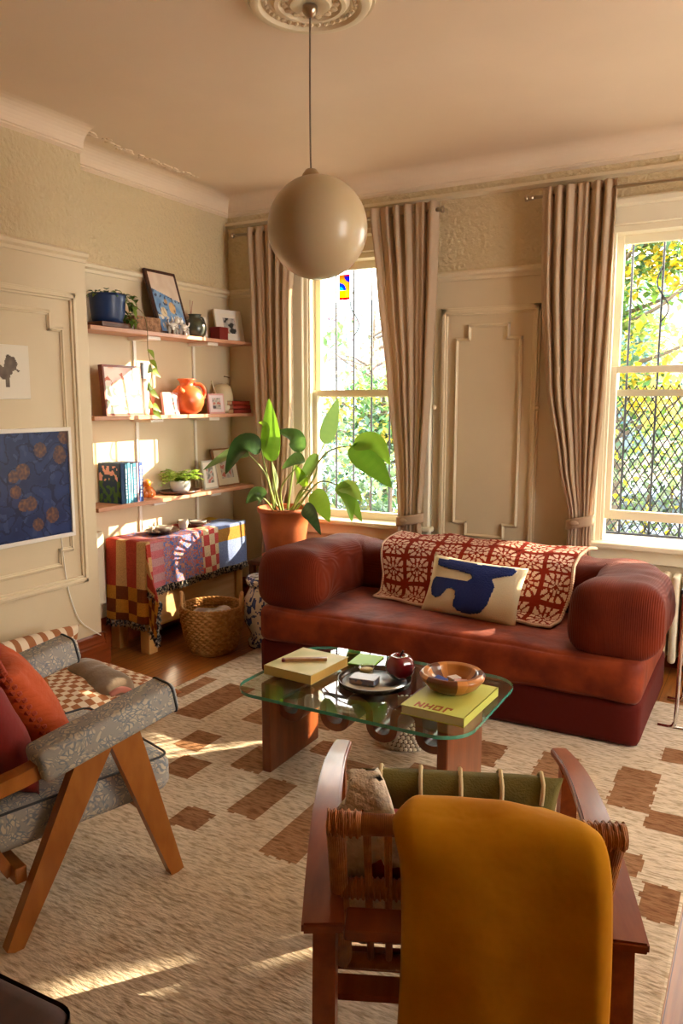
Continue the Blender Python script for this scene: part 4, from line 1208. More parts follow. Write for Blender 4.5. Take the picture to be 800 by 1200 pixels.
# cushion with blue shape
def place_cushion(name, loc, w, h, t, lean, rz, m, lab, cat='cushion', roll=0, **k):
    e = empty(name, loc, rz, label=lab, cat=cat)
    M = Matrix.Rotation(PI / 2 - lean, 4, 'X') @ Matrix.Rotation(roll, 4, 'Z') @ Matrix.Translation((0, h / 2, 0))
    pillow('cover', w, h, t, m, e, M=M, **k)
    return e, M
CREAMC = mat('cream boucle', 'ddceac', .95, bump=.5, bscale=160, dist=.004)
e, M = place_cushion('lumbar_cushion', (-1.39, 3.88, .432), .56, .33, .14, .45, math.radians(-4), CREAMC, 'cream lumbar cushion with a dark blue abstract tufted shape, on the sofa', seed=4, wr=.006, roll=math.radians(-2))
shape = [(.09, .91), (.3, .93), (.55, .92), (.72, .93), (.88, .95), (.92, .90), (.9, .82), (.80, .76), (.72, .70), (.77, .57), (.75, .38), (.73, .24), (.66, .10), (.54, .05), (.43, .07), (.37, .14), (.38, .28), (.37, .39), (.32, .43), (.27, .40), (.22, .26), (.16, .23), (.11, .27), (.08, .40), (.08, .52), (.11, .58), (.30, .58), (.48, .59), (.52, .66), (.50, .72), (.36, .75), (.24, .76), (.10, .80)]
fpil = pillow_fn(.56, .33, .14, 1, .06, .006, 4)
def applique(u, v):
    return M @ (fpil(u, v) + Vector((0, 0, .0035)))
grid('tufted_shape', applique, 110, 70, mat('navy tufting', '1a2c6e', .9, bump=1, bscale=120, dist=.01), e, keep=lambda u, v: inpoly(u, v, shape), thick=.006, offset=1)

# ------------------------------------------------------------------ chrome side table right of sofa
o = empty('tubular_side_table', (-.10, 4.15, 0), label='chrome tube side table with a dark top at the right end of the sofa', cat='side table')
for y in (-.20, .20):
    pts = smooth_pts([(-.31, y, .012), (-.26, y, .012), (-.235, y, .03), (-.228, y, .1), (-.226, y, .35), (-.226, y, .69)], 5)
    obj('tube_frame', tube(B(), pts, .0105, 10), CHROME, o)
    pts = smooth_pts([(-.31, y, .012), (.1, y, .012), (.2, y, .012), (.228, y, .04), (.228, y, .35), (.228, y, .69)], 5)
    obj('tube_frame', tube(B(), pts, .0105, 10), CHROME, o)
obj('crossbar', tube(B(), [(-.226, -.2, .60), (-.226, .2, .60)], .008, 8), CHROME, o)
obj('top', bx(-.24, .24, -.22, .22, .69, .71, bev=.004), mat('black laminate', '1c1a18', .3), o, smooth=False)

# ------------------------------------------------------------------ rug
RX0, RX1, RY0, RY1 = -2.84, -.155, .15, 4.28
rects = [(-2.80, -2.71, 3.08, 3.40), (-2.61, -2.43, 2.90, 3.38), (-2.25, -2.08, 3.0, 3.36), (-2.36, -2.21, 2.61, 2.80), (-2.24, -2.08, 2.39, 2.56), (-2.0, -1.84, 2.57, 2.80),
         (-1.78, -1.64, 2.26, 2.57), (-1.93, -1.79, 2.08, 2.22), (-1.51, -1.35, 2.09, 2.52), (-1.77, -1.62, 2.86, 3.0), (-1.14, -.98, 3.12, 3.36), (-.82, -.66, 3.14, 3.39),
         (-.49, -.33, 3.04, 3.41), (-.33, -.155, 2.93, 3.08), (-.64, -.48, 2.74, 3.0), (-.45, -.30, 2.59, 2.73), (-.28, -.165, 2.38, 2.58), (-1.58, -1.44, 2.70, 2.88), (-1.42, -1.28, 2.52, 2.70),
         (-1.95, -1.8, 3.1, 3.3), (-1.3, -1.14, 2.8, 3.0), (-2.5, -2.36, 1.95, 2.1), (-1.2, -1.05, 2.3, 2.52), (-.95, -.8, 2.62, 2.84), (-.5, -.35, 1.9, 2.1), (-1.55, -1.4, 3.2, 3.4), (-2.3, -2.1, 3.55, 3.8), (-.8, -.65, 2.1, 2.3), (-.35, -.2, 3.55, 3.7)]
NUG, NVG = 134, 206
def rug_col(u, v):
    x = RX0 + (RX1 - RX0) * u; y = RY0 + (RY1 - RY0) * v
    wx = x + .005 * noise.noise(Vector((x * 25, y * 25, 1))); wy = y + .005 * noise.noise(Vector((x * 25, y * 25, 9)))
    n = noise.noise(Vector((x * 6, y * 45, 1))) * .5
    for k, (a, b, c, d) in enumerate(rects):
        if a < wx < b and c < wy < d: return mixc('aa8260', '906648', .4 + n + .3 * math.sin(k * 2.1))
    return mixc('e0d0ba', 'd4c0a4', .45 + n)
rg = grid('area_rug', lambda u, v: (RX0 + (RX1 - RX0) * u, RY0 + (RY1 - RY0) * v, .012 + .0025 * noise.noise(Vector((u * 40, v * 60, 0)))), NUG * 2, NVG * 2, RUGM, color=rug_col, thick=.010,
          label='cream wool rug with scattered brown rectangles covering the wooden floor', cat='rug')

# ------------------------------------------------------------------ coffee table
TZ = .425
o = empty('coffee_table', (-1.40, 2.78, .012), label='glass coffee table on walnut slabs in front of the sofa', cat='coffee table')
TX0, TX1, TY0, TY1 = -.50, .525, -.34, .36
def rrect(x0, x1, y0, y1, r, n=8):
    pts = []
    for cx, cy, a0 in ((x1 - r, y1 - r, 0), (x0 + r, y1 - r, 90), (x0 + r, y0 + r, 180), (x1 - r, y0 + r, 270)):
        for k in range(n + 1):
            a = math.radians(a0 + 90 * k / n); pts.append((cx + r * math.cos(a), cy + r * math.sin(a)))
    return pts
def slab(bm, pts, z0, z1, ms=(0, 0)):
    a = [bm.verts.new((x, y, z0)) for x, y in pts]; b = [bm.verts.new((x, y, z1)) for x, y in pts]
    n = len(pts)
    f = bm.faces.new(a[::-1]); f.material_index = ms[0]; f = bm.faces.new(b); f.material_index = ms[0]
    for i in range(n):
        f = bm.faces.new((a[i], a[(i + 1) % n], b[(i + 1) % n], b[i])); f.material_index = ms[1]
    return bm
TG = glass_mat('table glass', (.90, .97, .94), ior=1.6)
TE = mat('green glass edge', '4fae96', .12, trans=.35, coat=.5)
obj('glass_top', slab(B(), rrect(TX0, TX1, TY0, TY1, .13), TZ - .014 - .012, TZ - .012, (0, 1)), [TG, TE], o, smooth=False, label='clear glass top with green edges')
ZU = TZ - .026
for x in (-.42, .385):
    bm = bx(x - .022, x + .022, -.18, .225, 0, ZU, bev=.006); obj('slab_leg', bm, WALNUT, o, smooth=False)
bm = B(); pts = []
for k in range(225):
    t_ = k / 224; pts.append((-.40 + .765 * t_ - .018 * math.sin(2 * t_ * 2 * PI * 3.5), .02, .305 + .07 * math.sin(t_ * 2 * PI * 3.5 + PI)))
# rounded wave ribbon, deep in Y
strip(bm, pts, .24, .032, side=(0, 1, 0))
obj('wavy_stretcher', bm, WALNUT, o, angle=.9)

TT = TZ + .0005
def flat_title(parent, x0, y0, w, h, z, c):
    """letters JOHN built from bars, reading towards the sofa"""
    G = {'J': [(0, .5, .1, .1), (.3, .7, 0, 1)], }
    bars = {'J': [(.6, .8, 0, 1), (.1, .8, 0, .2), (.1, .3, 0, .4)], 'O': [(.1, .3, 0, 1), (.7, .9, 0, 1), (.1, .9, 0, .2), (.1, .9, .8, 1)],
            'H': [(.1, .3, 0, 1), (.7, .9, 0, 1), (.1, .9, .4, .6)], 'N': [(.1, .3, 0, 1), (.7, .9, 0, 1), (.3, .5, .5, .85), (.5, .7, .2, .55)]}
    bm = B(); cw = w / 4
    for i, ch in enumerate('JOHN'):
        for a, b, c0, c1 in bars[ch]:
            # rotated 180 degrees: reading direction towards -X
            xa = x0 + w - (i * cw + a * cw); xb = x0 + w - (i * cw + b * cw); ya = y0 + h - c0 * h; yb = y0 + h - c1 * h
            box(bm, min(xa, xb), max(xa, xb), min(ya, yb), max(ya, yb), z, z + .0008)
    return obj('title', bm, mat('title ink', c, .5), parent, smooth=False)
b1 = book('coffee_table_book', -.125, .125, -.145, .145, 0, .04, 'cdb56c', 'y-', lab='pale yellow hardback under the pencil at the left end of the glass table', page='c9a050')
b1.location = (-1.735, 2.80, TT + .0); b1.rotation_euler = (0, 0, math.radians(-4))
def cov2(u, v):
    n = noise.noise(Vector((u * 3, v * 3, 3)))
    return mixc('dccb94', 'b9b878', .4 + n)
grid('cover_art', lambda u, v: (-.124 + .248 * u, -.144 + .288 * v, .0405), 24, 28, PAINTED, b1, color=cov2, smooth=False)
o2 = empty('pencil', (-1.73, 2.80, TT + .046), math.radians(33), label='wide flat wooden pencil case lying diagonally on the left book', cat='pencil')
obj('body', bx(-.10, .085, -.012, .012, -.005, .009, bev=.003), wood_mat('pencil wood', 'a87848', '8a5c34'), o2, smooth=False)
obj('tip', bx(-.115, -.10, -.011, .011, -.005, .009, bev=.003), mat('dark red lacquer', '6a1a14', .3), o2, smooth=False, label='dark red end')
o2['label'] = 'flat wooden pen with a red end lying diagonally on the left book'; o2.name = 'wooden_pen'; o2['category'] = 'pen'
b2 = book('coffee_table_book', -.128, .128, -.18, .18, 0, .036, 'c8cc62', 'x', lab='lime yellow hardback with a rust coloured title under the wooden bowl', page='d8d0a8')
b2.location = (-1.035, 2.735, TT); b2.rotation_euler = (0, 0, math.radians(-2))
flat_title(b2, -.085, -.165, .15, .045, .0362, 'a8541c')
# small tin / green card
o = obj('green_booklet', bx(-.06, .06, -.075, .075, 0, .006, bev=.001, seg=1), mat('bright green card', '86b81e', .5), smooth=False, loc=(-1.56, 3.03, TT), rot=(0, 0, .1), label='bright green booklet at the far edge of the glass table behind the tray', cat='booklet')
# tray
o = empty('mirror_tray', (-1.40, 2.80, TT), label='round silver tray with a dark rim in the middle of the glass table', cat='tray')
obj('rim', lathe(B(), [(.135, 0), (.15, .002), (.157, .022), (.153, .024), (.146, .010), (.135, .006)], 56), mat('dark pewter', '4a4440', .25, metal=.8), o)
obj('plate', lathe(B(), [(0, .0), (.136, .0), (.136, .007), (0, .007)], 56), mat('silver plate', 'c8cccc', .3, metal=1), o)
ZTR = TT + .0075
o = empty('apple_jar', (-1.315, 2.87, ZTR), label='glossy dark red ceramic apple with a stem on the round tray', cat='ornament')
APP = mat('dark red glaze', '6e0f18', .08, coat=1, bump=.15, bscale=25)
def app(u, v):
    a = 2 * PI * u; ph = PI * v
    r = .062 * (math.sin(ph) ** .85) * (1 + .05 * math.cos(5 * a) * math.sin(ph))
    z = .058 - .058 * math.cos(ph) + (-.02 * math.exp(-(ph - PI) ** 2 / .12))
    r *= (1.05 - .12 * (1 - v))
    return (r * math.cos(a), r * math.sin(a), z)
grid('body', app, 60, 40, APP, o)
obj('stem', tube(B(), smooth_pts([(0, 0, .09), (.003, 0, .11), (.012, .004, .128)], 4), .004, 8), mat('stem brown', '3a1810', .4), o)
o = empty('glass_candle', (-1.475, 2.87, ZTR), label='low clear glass candle holder on the tray, behind the card box', cat='candle holder')
obj('glass', lathe(B(), [(0, 0), (.03, 0), (.036, .02), (.036, .03), (.033, .03), (.03, .008), (0, .006)], 32), glass_mat('candle glass', (.93, .9, .8), ior=1.9), o)
obj('wax', lathe(B(), [(0, .007), (.028, .007), (.028, .02), (0, .02)], 24), mat('yellow wax', 'd8c080', .5), o)
o = empty('card_box', (-1.43, 2.765, ZTR), .1, label='small printed card box lying on the round tray', cat='box')
obj('box', bx(-.055, .055, -.035, .035, 0, .022, bev=.002), mat('printed card', 'cbb9a8', .5, col2='8a93b0', vscale=30, vlo=.5, vhi=.52), o, smooth=False)
obj('lid', bx(-.057, .057, -.037, .037, .0225, .027, bev=.002), mat('card lid', 'b9bcc8', .4), o, smooth=False)
# wooden bowl
def bowl_col(u, v):
    k = math.sin(u * 2 * PI * 3 + math.sin(u * 2 * PI * 2) * .6)
    return '5c2a12' if k > .55 else ('c98440' if k > -.4 else 'b06e30')
def bowl_fn(u, v):
    pr = [(0, .0), (.07, .0), (.10, .018), (.127, .05), (.13, .062), (.118, .074), (.098, .07), (.088, .05), (.06, .024), (0, .02)]
    k = v * (len(pr) - 1); i = min(int(k), len(pr) - 2); t = k - i
    r = pr[i][0] + (pr[i + 1][0] - pr[i][0]) * t; z = pr[i][1] + (pr[i + 1][1] - pr[i][1]) * t
    return (r * math.cos(2 * PI * u), r * math.sin(2 * PI * u), z)
o = grid('wooden_bowl', bowl_fn, 96, 36, mat('striped bowl wood', attr=True, rough=.3, coat=.4), color=bowl_col, label='round bowl of striped light and dark wood on the lime yellow book', cat='bowl')
o.location = (-1.055, 2.80, TT + .037); BZ2 = TT + .037 + .028
for (dx, dy, rz, c, lab, nm) in ((.035, .0, .5, 'd9a8a0', 'pale pink matchbox in the wooden bowl', 'matchbox'), (-.005, .03, 1.2, 'd8c8b8', 'cream folded card in the wooden bowl', 'card'), (-.045, -.01, -.3, '2c4a98', 'blue lighter-sized packet in the wooden bowl', 'packet'), (.005, -.045, 0, '2a2024', 'small black and white packet at the near side of the wooden bowl', 'packet')):
    obj(nm, bx(-.026, .026, -.016, .016, 0, .014, bev=.002), mat('bowl item ' + c, c, .4), smooth=False, loc=(-1.055 + dx, 2.80 + dy, BZ2), rot=(.15, .1, rz), label=lab, cat='box' if nm != 'card' else 'card')
# knobbly basket under the table
o = empty('knotted_basket', (-1.42, 3.20, .012), label='low white knotted basket on the rug under the glass table', cat='basket')
bm = lathe(B(), [(0, 0), (.13, 0), (.155, .03), (.165, .09), (.165, .15), (.158, .15), (.155, .09), (.14, .02), (0, .015)], 40)
obj('liner', bm, mat('brown liner', '6b4a30', .9), o)
bm = B()
for j in range(7):
    z = .018 + j * .021; r = .150 + .018 * min(1, j / 3)
    for k in range(46):
        a = 2 * PI * (k + .5 * (j % 2)) / 46; ball(bm, (r * math.cos(a), r * math.sin(a), z), .0115, 1)
obj('knots', bm, mat('white cord knots', 'e2d6be', .8), o)

# ------------------------------------------------------------------ upholstered armchair (left)
o = empty('upholstered_armchair', (-2.095, 1.685, .012), math.radians(-16), label='wooden armchair with V-shaped legs and grey floral upholstery at the left', cat='armchair')
HWC = .34
LEGW = wood_mat('armchair teak', 'b0702f', '96571f', stretch=(6, 6, 2), rough=.35)
for s in (-1, 1):
    x = s * HWC
    # V legs: apex under the arm
    for (ft, ap) in ((.285, .10), (-.27, .03)):
        bm = B()
        top = .57 if ft > 0 else .57
        pts = [(x, ft, 0), (x, ap, top)]
        strip(bm, pts, .036, [.048, .105], side=(1, 0, 0))
        bmesh.ops.bisect_plane(bm, geom=bm.verts[:] + bm.edges[:] + bm.faces[:], plane_co=(0, 0, 0.0), plane_no=(0, 0, -1), clear_outer=True)
        obj('leg', bm, LEGW, o, smooth=False)
    # arm rail
    strip_b = B(); strip(strip_b, [(x, .21, .60), (x, -.22, .515), (x, -.42, .49)], .05, .045, side=(1, 0, 0))
    obj('arm_rail', strip_b, LEGW, o, smooth=False)
    bm = B()
    L_ = .47; box(bm, -.058, .058, -L_ / 2, L_ / 2, -.05, .05, bev=.022, seg=4)
    bmesh.ops.transform(bm, matrix=TR((x, .055, .588), rx=math.radians(12)), verts=bm.verts)
    a_ = obj('arm_pad', bm, TOILE, o)
    bm = B(); pts = []
    for (px_, pz_) in rrect(-.058, .058, -.05, .05, .022, 4): pts.append(TR((x, .055, .588), rx=math.radians(12)) @ Vector((px_, L_ / 2 - .018, pz_)))
    pts.append(pts[0]); tube(bm, pts, .0045, 6); obj('piping', bm, PIPING, a_)
obj('seat_rail', bx(-HWC + .02, HWC - .02, .20, .235, .22, .27, bev=.004), LEGW, o, smooth=False)
obj('seat_rail', bx(-HWC + .02, HWC - .02, -.24, -.205, .18, .23, bev=.004), LEGW, o, smooth=False)
soft_box('seat', -.295, .295, -.30, .31, .27, .40, TOILE, o, bev=.035, bulge=.012, wr=.003, cuts=12)
bm = B(); pp = []
for q in rrect(-.29, .29, -.295, .305, .035, 4): pp.append((q[0], q[1], .396))
pp.append(pp[0]); tube(bm, pp, .004, 6); obj('piping', bm, PIPING, o)
bm = B(); box(bm, -.295, .295, -.06, .06, 0, .50, bev=.03, seg=3)
bmesh.ops.transform(bm, matrix=TR((0, -.33, .36), rx=math.radians(16)), verts=bm.verts)
obj('backrest', bm, TOILE, o)
bm = B()
for s in (-1, 1):
    strip(bm, [(s * .27, -.24, .2), (s * .27, -.40, .52), (s * .27, -.50, .84)], .04, .03, side=(1, 0, 0))
strip(bm, [(-.29, -.50, .84), (.29, -.50, .84)], .03, .04, side=(0, 1, 0))
obj('back_frame', bm, LEGW, o, smooth=False)
AC = Matrix.Translation(o.location) @ Matrix.Rotation(math.radians(-16), 4, 'Z')
# cushions on it
def wcush(name, lx, ly, lz, w, h, t, lean, rz, m, lab, **k):
    p_ = AC @ Vector((lx, ly, lz))
    return place_cushion(name, p_, w, h, t, lean, math.radians(-16) + rz + PI, m, lab, **k)
RV = mat('dark red velvet', '7a120a', .65, sheen=.08, bump=.3, bscale=12, dist=.02)
OC = mat('orange rust cotton', 'b84a12', .8, sheen=.03, bump=.5, bscale=14, bstretch=(1, 1, 3), dist=.02)
wcush('throw_cushion', .06, -.16, .405, .42, .42, .17, .35, .12, RV, 'dark red velvet cushion nearest the camera on the floral armchair', wr=.015, seed=2)
e2, M2 = wcush('throw_cushion', -.02, .06, .405, .46, .40, .17, .5, -.22, OC, 'rust orange cushion with a braided edge on the floral armchair', wr=.015, seed=6)
bm = B()
f2 = pillow_fn(.44, .42, .17, 1, .06, 0, 0)
for (a0, b0, a1, b1) in ((0, 0, 1, 0), (1, 0, 1, 1), (1, 1, 0, 1), (0, 1, 0, 0)):
    for k in range(30):
        t_ = k / 30; q = f2(a0 + (a1 - a0) * t_, b0 + (b1 - b0) * t_)
        ball(bm, M2 @ (q + Vector((0, 0, .006 * (-1) ** k))), .013, 1, (1.1, 1, .9))
obj('braided_trim', bm, mat('braid', 'a03c20', .8), e2)

# ------------------------------------------------------------------ checked pet bed with blanket
def chk(u, v, side=1): return ('e4d2b8', 'a8673c')[(int(u * 12) + int(v * 12)) % 2]
pb = empty('checked_pet_bed', (-3.01, 2.60, .014), math.radians(-8), label='brown and cream checked padded floor bed against the wall behind the armchair', cat='pet bed')
CHK = mat('checked cotton', attr=True, rough=.9)
def chk_box(name, w, d, h, M, par, nu=36):
    def f(u, v):
        a, b = 2 * u - 1, 2 * v - 1
        e_ = max(0, (1 - abs(a) ** 5) * (1 - abs(b) ** 5)) ** .4
        return a, b, e_
    for side in (1,):
        pass
    def cfn(u, v, side): return ('e4d2b8', 'a56a42')[(int(u * w / .038) + int(v * d / .038)) % 2]
    return pillow(name, w, d, h, CHK, par, M=M, pinch=.02, wr=.006, n=64, color=cfn)
chk_box('cushion', .76, .80, .20, TR((.0, 0, .10)), pb)
chk_box('back_bolster', .66, .34, .16, TR((-.33, -.08, .22), ry=math.radians(-70), rz=0) @ Matrix.Rotation(PI / 2, 4, 'Z'), pb)
gb = empty('rolled_blanket', (-2.93, 2.72, .17), math.radians(-20), label='rolled taupe blanket lying on the checked floor bed', cat='blanket')
def roll(u, v):
    a = 2 * PI * u; r = .095 * (max(0, 1 - (2 * v - 1) ** 8)) ** .5 * (1 + .05 * math.sin(a * 3 + v * 6))
    return ((v - .5) * .5, r * math.cos(a) * 1.1, r * math.sin(a) * .95 + .01 * noise.noise(Vector((u * 4, v * 8, 2))))
grid('roll', roll, 40, 40, mat('taupe fleece', '8f7c68', .95, sheen=.4, bump=.4, bscale=30), gb)
obj('pink_hem', tube(B(), smooth_pts([(.235, -.05, .02), (.25, .0, .04), (.245, .05, .01), (.24, .06, -.03)], 4), .016, 8), mat('pink lining', 'c98478', .9), gb)

# ------------------------------------------------------------------ dark ottoman, lower left corner
bm = B(); box(bm, -.30, .30, -.30, .30, 0, .07, bev=.05, seg=5)
ot = empty('dark_side_table', (-1.40, .635, .012), math.radians(2), label='dark brown round-cornered low table at the bottom left corner', cat='side table')
obj('top', bm, wood_mat('dark brown lacquer', '42200f', '341709', rough=.6, coat=0), ot, loc=(0, 0, .35))
for sx in (-1, 1):
    for sy in (-1, 1): obj('leg', tube(B(), [(sx * .22, sy * .22, 0), (sx * .22, sy * .22, .36)], .02, 10), MATS['dark brown lacquer'], ot)

# ------------------------------------------------------------------ rattan lounge chair (front right)
RZ = math.radians(24)
o = empty('lounge_chair', (-.60, 1.66, .012), RZ, label='cherry wood lounge chair with a rattan back, seen from behind at the front right', cat='lounge chair')
CH = Matrix.Translation(o.location) @ Matrix.Rotation(RZ, 4, 'Z')
AW = .325
for s in (-1, 1):
    x = s * AW
    pts = smooth_pts([(s * (AW - .005), .46, .56), (s * (AW + .002), .25, .592), (s * (AW - .005), 0, .60), (s * (AW - .022), -.22, .588), (s * (AW - .04), -.40, .575)], 5)
    n_ = len(pts)
    bm = strip(B(), pts, [.05 + .035 * (k / (n_ - 1)) for k in range(n_)], .024, side=(1, 0, 0))
    bmesh.ops.bevel(bm, geom=[e_ for e_ in bm.edges if e_.calc_face_angle(0) > .8], offset=.005, segments=2, affect='EDGES')
    obj('armrest', bm, CHERRY, o)
    obj('leg', strip(B(), [(x, .37, 0), (x, .34, .56)], .045, .05, side=(1, 0, 0)), CHERRY, o, smooth=False)
    obj('leg', strip(B(), [(s * .285, -.40, 0), (s * .285, -.35, .565)], .045, .06, side=(1, 0, 0)), CHERRY, o, smooth=False)
    obj('side_rail', strip(B(), [(s * .285, -.36, .3), (x, .34, .3)], .028, .06, side=(1, 0, 0)), CHERRY, o, smooth=False)
obj('rear_board', bx(-.245, .245, -.40, -.325, .553, .577, bev=.005), CHERRY, o, smooth=False)
obj('rear_stretcher', bx(-.285, .285, -.385, -.355, .25, .33, bev=.004), CHERRY, o, smooth=False)
obj('front_rail', bx(-AW, AW, .33, .36, .28, .34, bev=.004), CHERRY, o, smooth=False)
# seat slats
bm = B()
for k in range(7): box(bm, -AW + .02, AW - .02, -.28 + k * .09, -.22 + k * .09, .325, .34)
obj('seat_slats', bm, CHERRY, o, smooth=False)
# rattan back frame
top = Vector((0, -.385, .79)); low = Vector((0, -.30, .60)); bot = Vector((0, -.19, .35))
def wrapped(bm, p0, p1, r):
    tube(bm, [p0, p1], r, 12)
    d = (Vector(p1) - Vector(p0)); L_ = d.length; n = int(L_ / .011)
    dn = d.normalized(); a = dn.orthogonal().normalized(); b = dn.cross(a)
    pts = [Vector(p0) + d * (k / (n * 6)) + (a * math.cos(2 * PI * k / 6) + b * math.sin(2 * PI * k / 6)) * (r + .0015) for k in range(n * 6 + 1)]
    tube(bm, pts, .0035, 4, cap=False)
BW = .262
bm = B(); tube(bm, [(-BW, top.y, top.z), (BW, top.y, top.z)], .021, 14)
rt = obj('top_rail', bm, RATTAN, o)
for xa_, xb_ in ((-BW - .015, -BW + .05), (BW - .06, BW + .015)):
    bm = B(); wrapped(bm, (xa_, top.y, top.z), (xb_, top.y, top.z), .0235); obj('cane_binding', bm, RATTAN, rt)
bm = B(); wrapped(bm, (-BW, low.y, low.z), (BW, low.y, low.z), .019); obj('middle_rail', bm, RATTAN, o)
obj('bottom_rail', tube(B(), [(-BW, bot.y, bot.z), (BW, bot.y, bot.z)], .017, 12), RATTAN, o)
for s in (-1, 1): obj('back_post', tube(B(), [(s * BW, top.y, top.z), (s * BW, low.y, low.z), (s * BW, bot.y, bot.z)], .019, 12), RATTAN, o)
for k in range(11):
    x = -BW + .06 + k * (2 * BW - .12) / 10
    obj('back_spindle', tube(B(), [(x, top.y, top.z), (x, low.y, low.z), (x, bot.y, bot.z)], .008, 8), RATTAN, o)
# seat pad
sp_ = empty('sheepskin', tuple(CH @ Vector((0, 0, 0))), RZ, label='cream sheepskin spread over the lounge chair seat and back', cat='sheepskin')
FUR = mat('sheepskin wool', 'ece4d6', .95, col2='dfd5c4', vscale=30, bump=.7, bscale=60, dist=.015)
def sk(u, v):
    path = [(.36, .36), (.2, .372), (0, .37), (-.14, .375), (-.20, .45), (-.235, .55), (-.265, .66), (-.285, .76), (-.29, .815), (-.275, .83)]
    k = v * (len(path) - 1); i = min(int(k), len(path) - 2); t = k - i
    y = path[i][0] + (path[i + 1][0] - path[i][0]) * t; z = path[i][1] + (path[i + 1][1] - path[i][1]) * t
    z_lim = .83 - .17 * min(1, max(0, ((1 - u) - .0) * 0 + (u - .10) / .1))
    x = (u - .5) * (.52 + .03 * math.sin(v * 12)); n = noise.noise(Vector((u * 9, v * 14, 1))) * .6 + noise.noise(Vector((u * 26, v * 30, 1))) * .3
    z = min(z, z_lim)
    return (x, y + .012 * n + .012, z + .010 * n)
grid('fleece', sk, 90, 110, FUR, sp_, thick=.022, offset=1)
def ccush(name, lx, ly, lz, w, h, t, lean, rz, m, lab, **k):
    p_ = CH @ Vector((lx, ly, lz))
    return place_cushion(name, p_, w, h, t, lean, RZ + rz + PI, m, lab, **k)
RC = mat('brick red linen', '94301c', .8, bump=.4, bscale=12, dist=.02)
ccush('throw_cushion', -.13, -.12, .41, .30, .35, .13, .36, .04, RC, 'brick red cushion between the olive cushion and the yellow throw', wr=.012, seed=8)
OLV = mat('olive linen', '6e6630', .85, col2='5c5526', vscale=8, bump=.5, bscale=200, dist=.003)
e3, M3 = ccush('throw_cushion', .0, .06, .40, .47, .34, .13, .28, -.02, OLV, 'olive green cushion with cream stitched ticks, on the lounge chair seat', wr=.006, seed=12)
for k in range(5):
    u = .1 + k * .2; pts = []
    for side, vv in ((1, (.90, .94, .98)), (-1, (.98, .94, .90, .86))):
        fpp = pillow_fn(.47, .34, .13, side, .06, 0, 0)
        pts += [M3 @ (fpp(u, v_) * 1.0 + Vector((0, .004, .005 * side))) for v_ in vv]
    obj('cream_stitch', tube(B(), pts, .0055, 6), mat('cream stitch', 'd8c9a0', .9), e3)
# yellow throw
YT = mat('mustard fleece', 'cc941a', .9, col2='ba7e10', vscale=4, sheen=.1, bump=.25, bscale=9, dist=.03, spec=.1)
yt = empty('mustard_throw', tuple(CH @ Vector((.04, -.40, .0))), RZ, label='mustard yellow fleece throw hanging over the back of the lounge chair', cat='throw blanket')
def yfn(u, v):
    path = [(.16, .66), (.145, .74), (.12, .785), (.07, .815), (.02, .832), (-.03, .832), (-.07, .805), (-.088, .74), (-.094, .6), (-.10, .45), (-.105, .3), (-.11, .12), (-.11, .05)]
    k = v * (len(path) - 1); i = min(int(k), len(path) - 2); t = k - i
    t_ = t
    p0 = path[max(i - 1, 0)]; p1 = path[i]; p2 = path[i + 1]; p3 = path[min(i + 2, len(path) - 1)]
    cr = lambda a, b, c, d: .5 * (2 * b + (c - a) * t + (2 * a - 5 * b + 4 * c - d) * t * t + (3 * b - a - 3 * c + d) * t ** 3)
    y, z = cr(p0[0], p1[0], p2[0], p3[0]), cr(p0[1], p1[1], p2[1], p3[1])
    a = 2 * u - 1
    k_ = min(1, max(0, (v - .18) / .2)); k_ = k_ * k_ * (3 - 2 * k_)
    xl_ = -.165 - .02 * min(1, v * 1.6) + .012 * math.sin(v * 11); xr_ = .115 + .075 * k_ + .010 * math.sin(v * 9 + 1)
    x = xl_ + (xr_ - xl_) * u
    ed = max(0, abs(a) - .8) / .2
    bl_ = min(1, max(0, (v - .3) / .25))
    y += .03 * ed * ed * bl_; z -= .035 * ed * ed * (1 - bl_)
    n = noise.noise(Vector((x * 6, v * 5, 2))); n2 = math.sin(x * 26 + 1.5 * math.sin(v * 5))
    bb_ = min(1, max(0, (v - .4) * 3)); y += ((.008 * n2 + .014 * n) - .012) * bb_; z += .022 * n * (1 - bb_)
    return (x + .006 * math.sin(v * 14), y, z)
grid('cloth', yfn, 70, 90, YT, yt, thick=.02, offset=1)

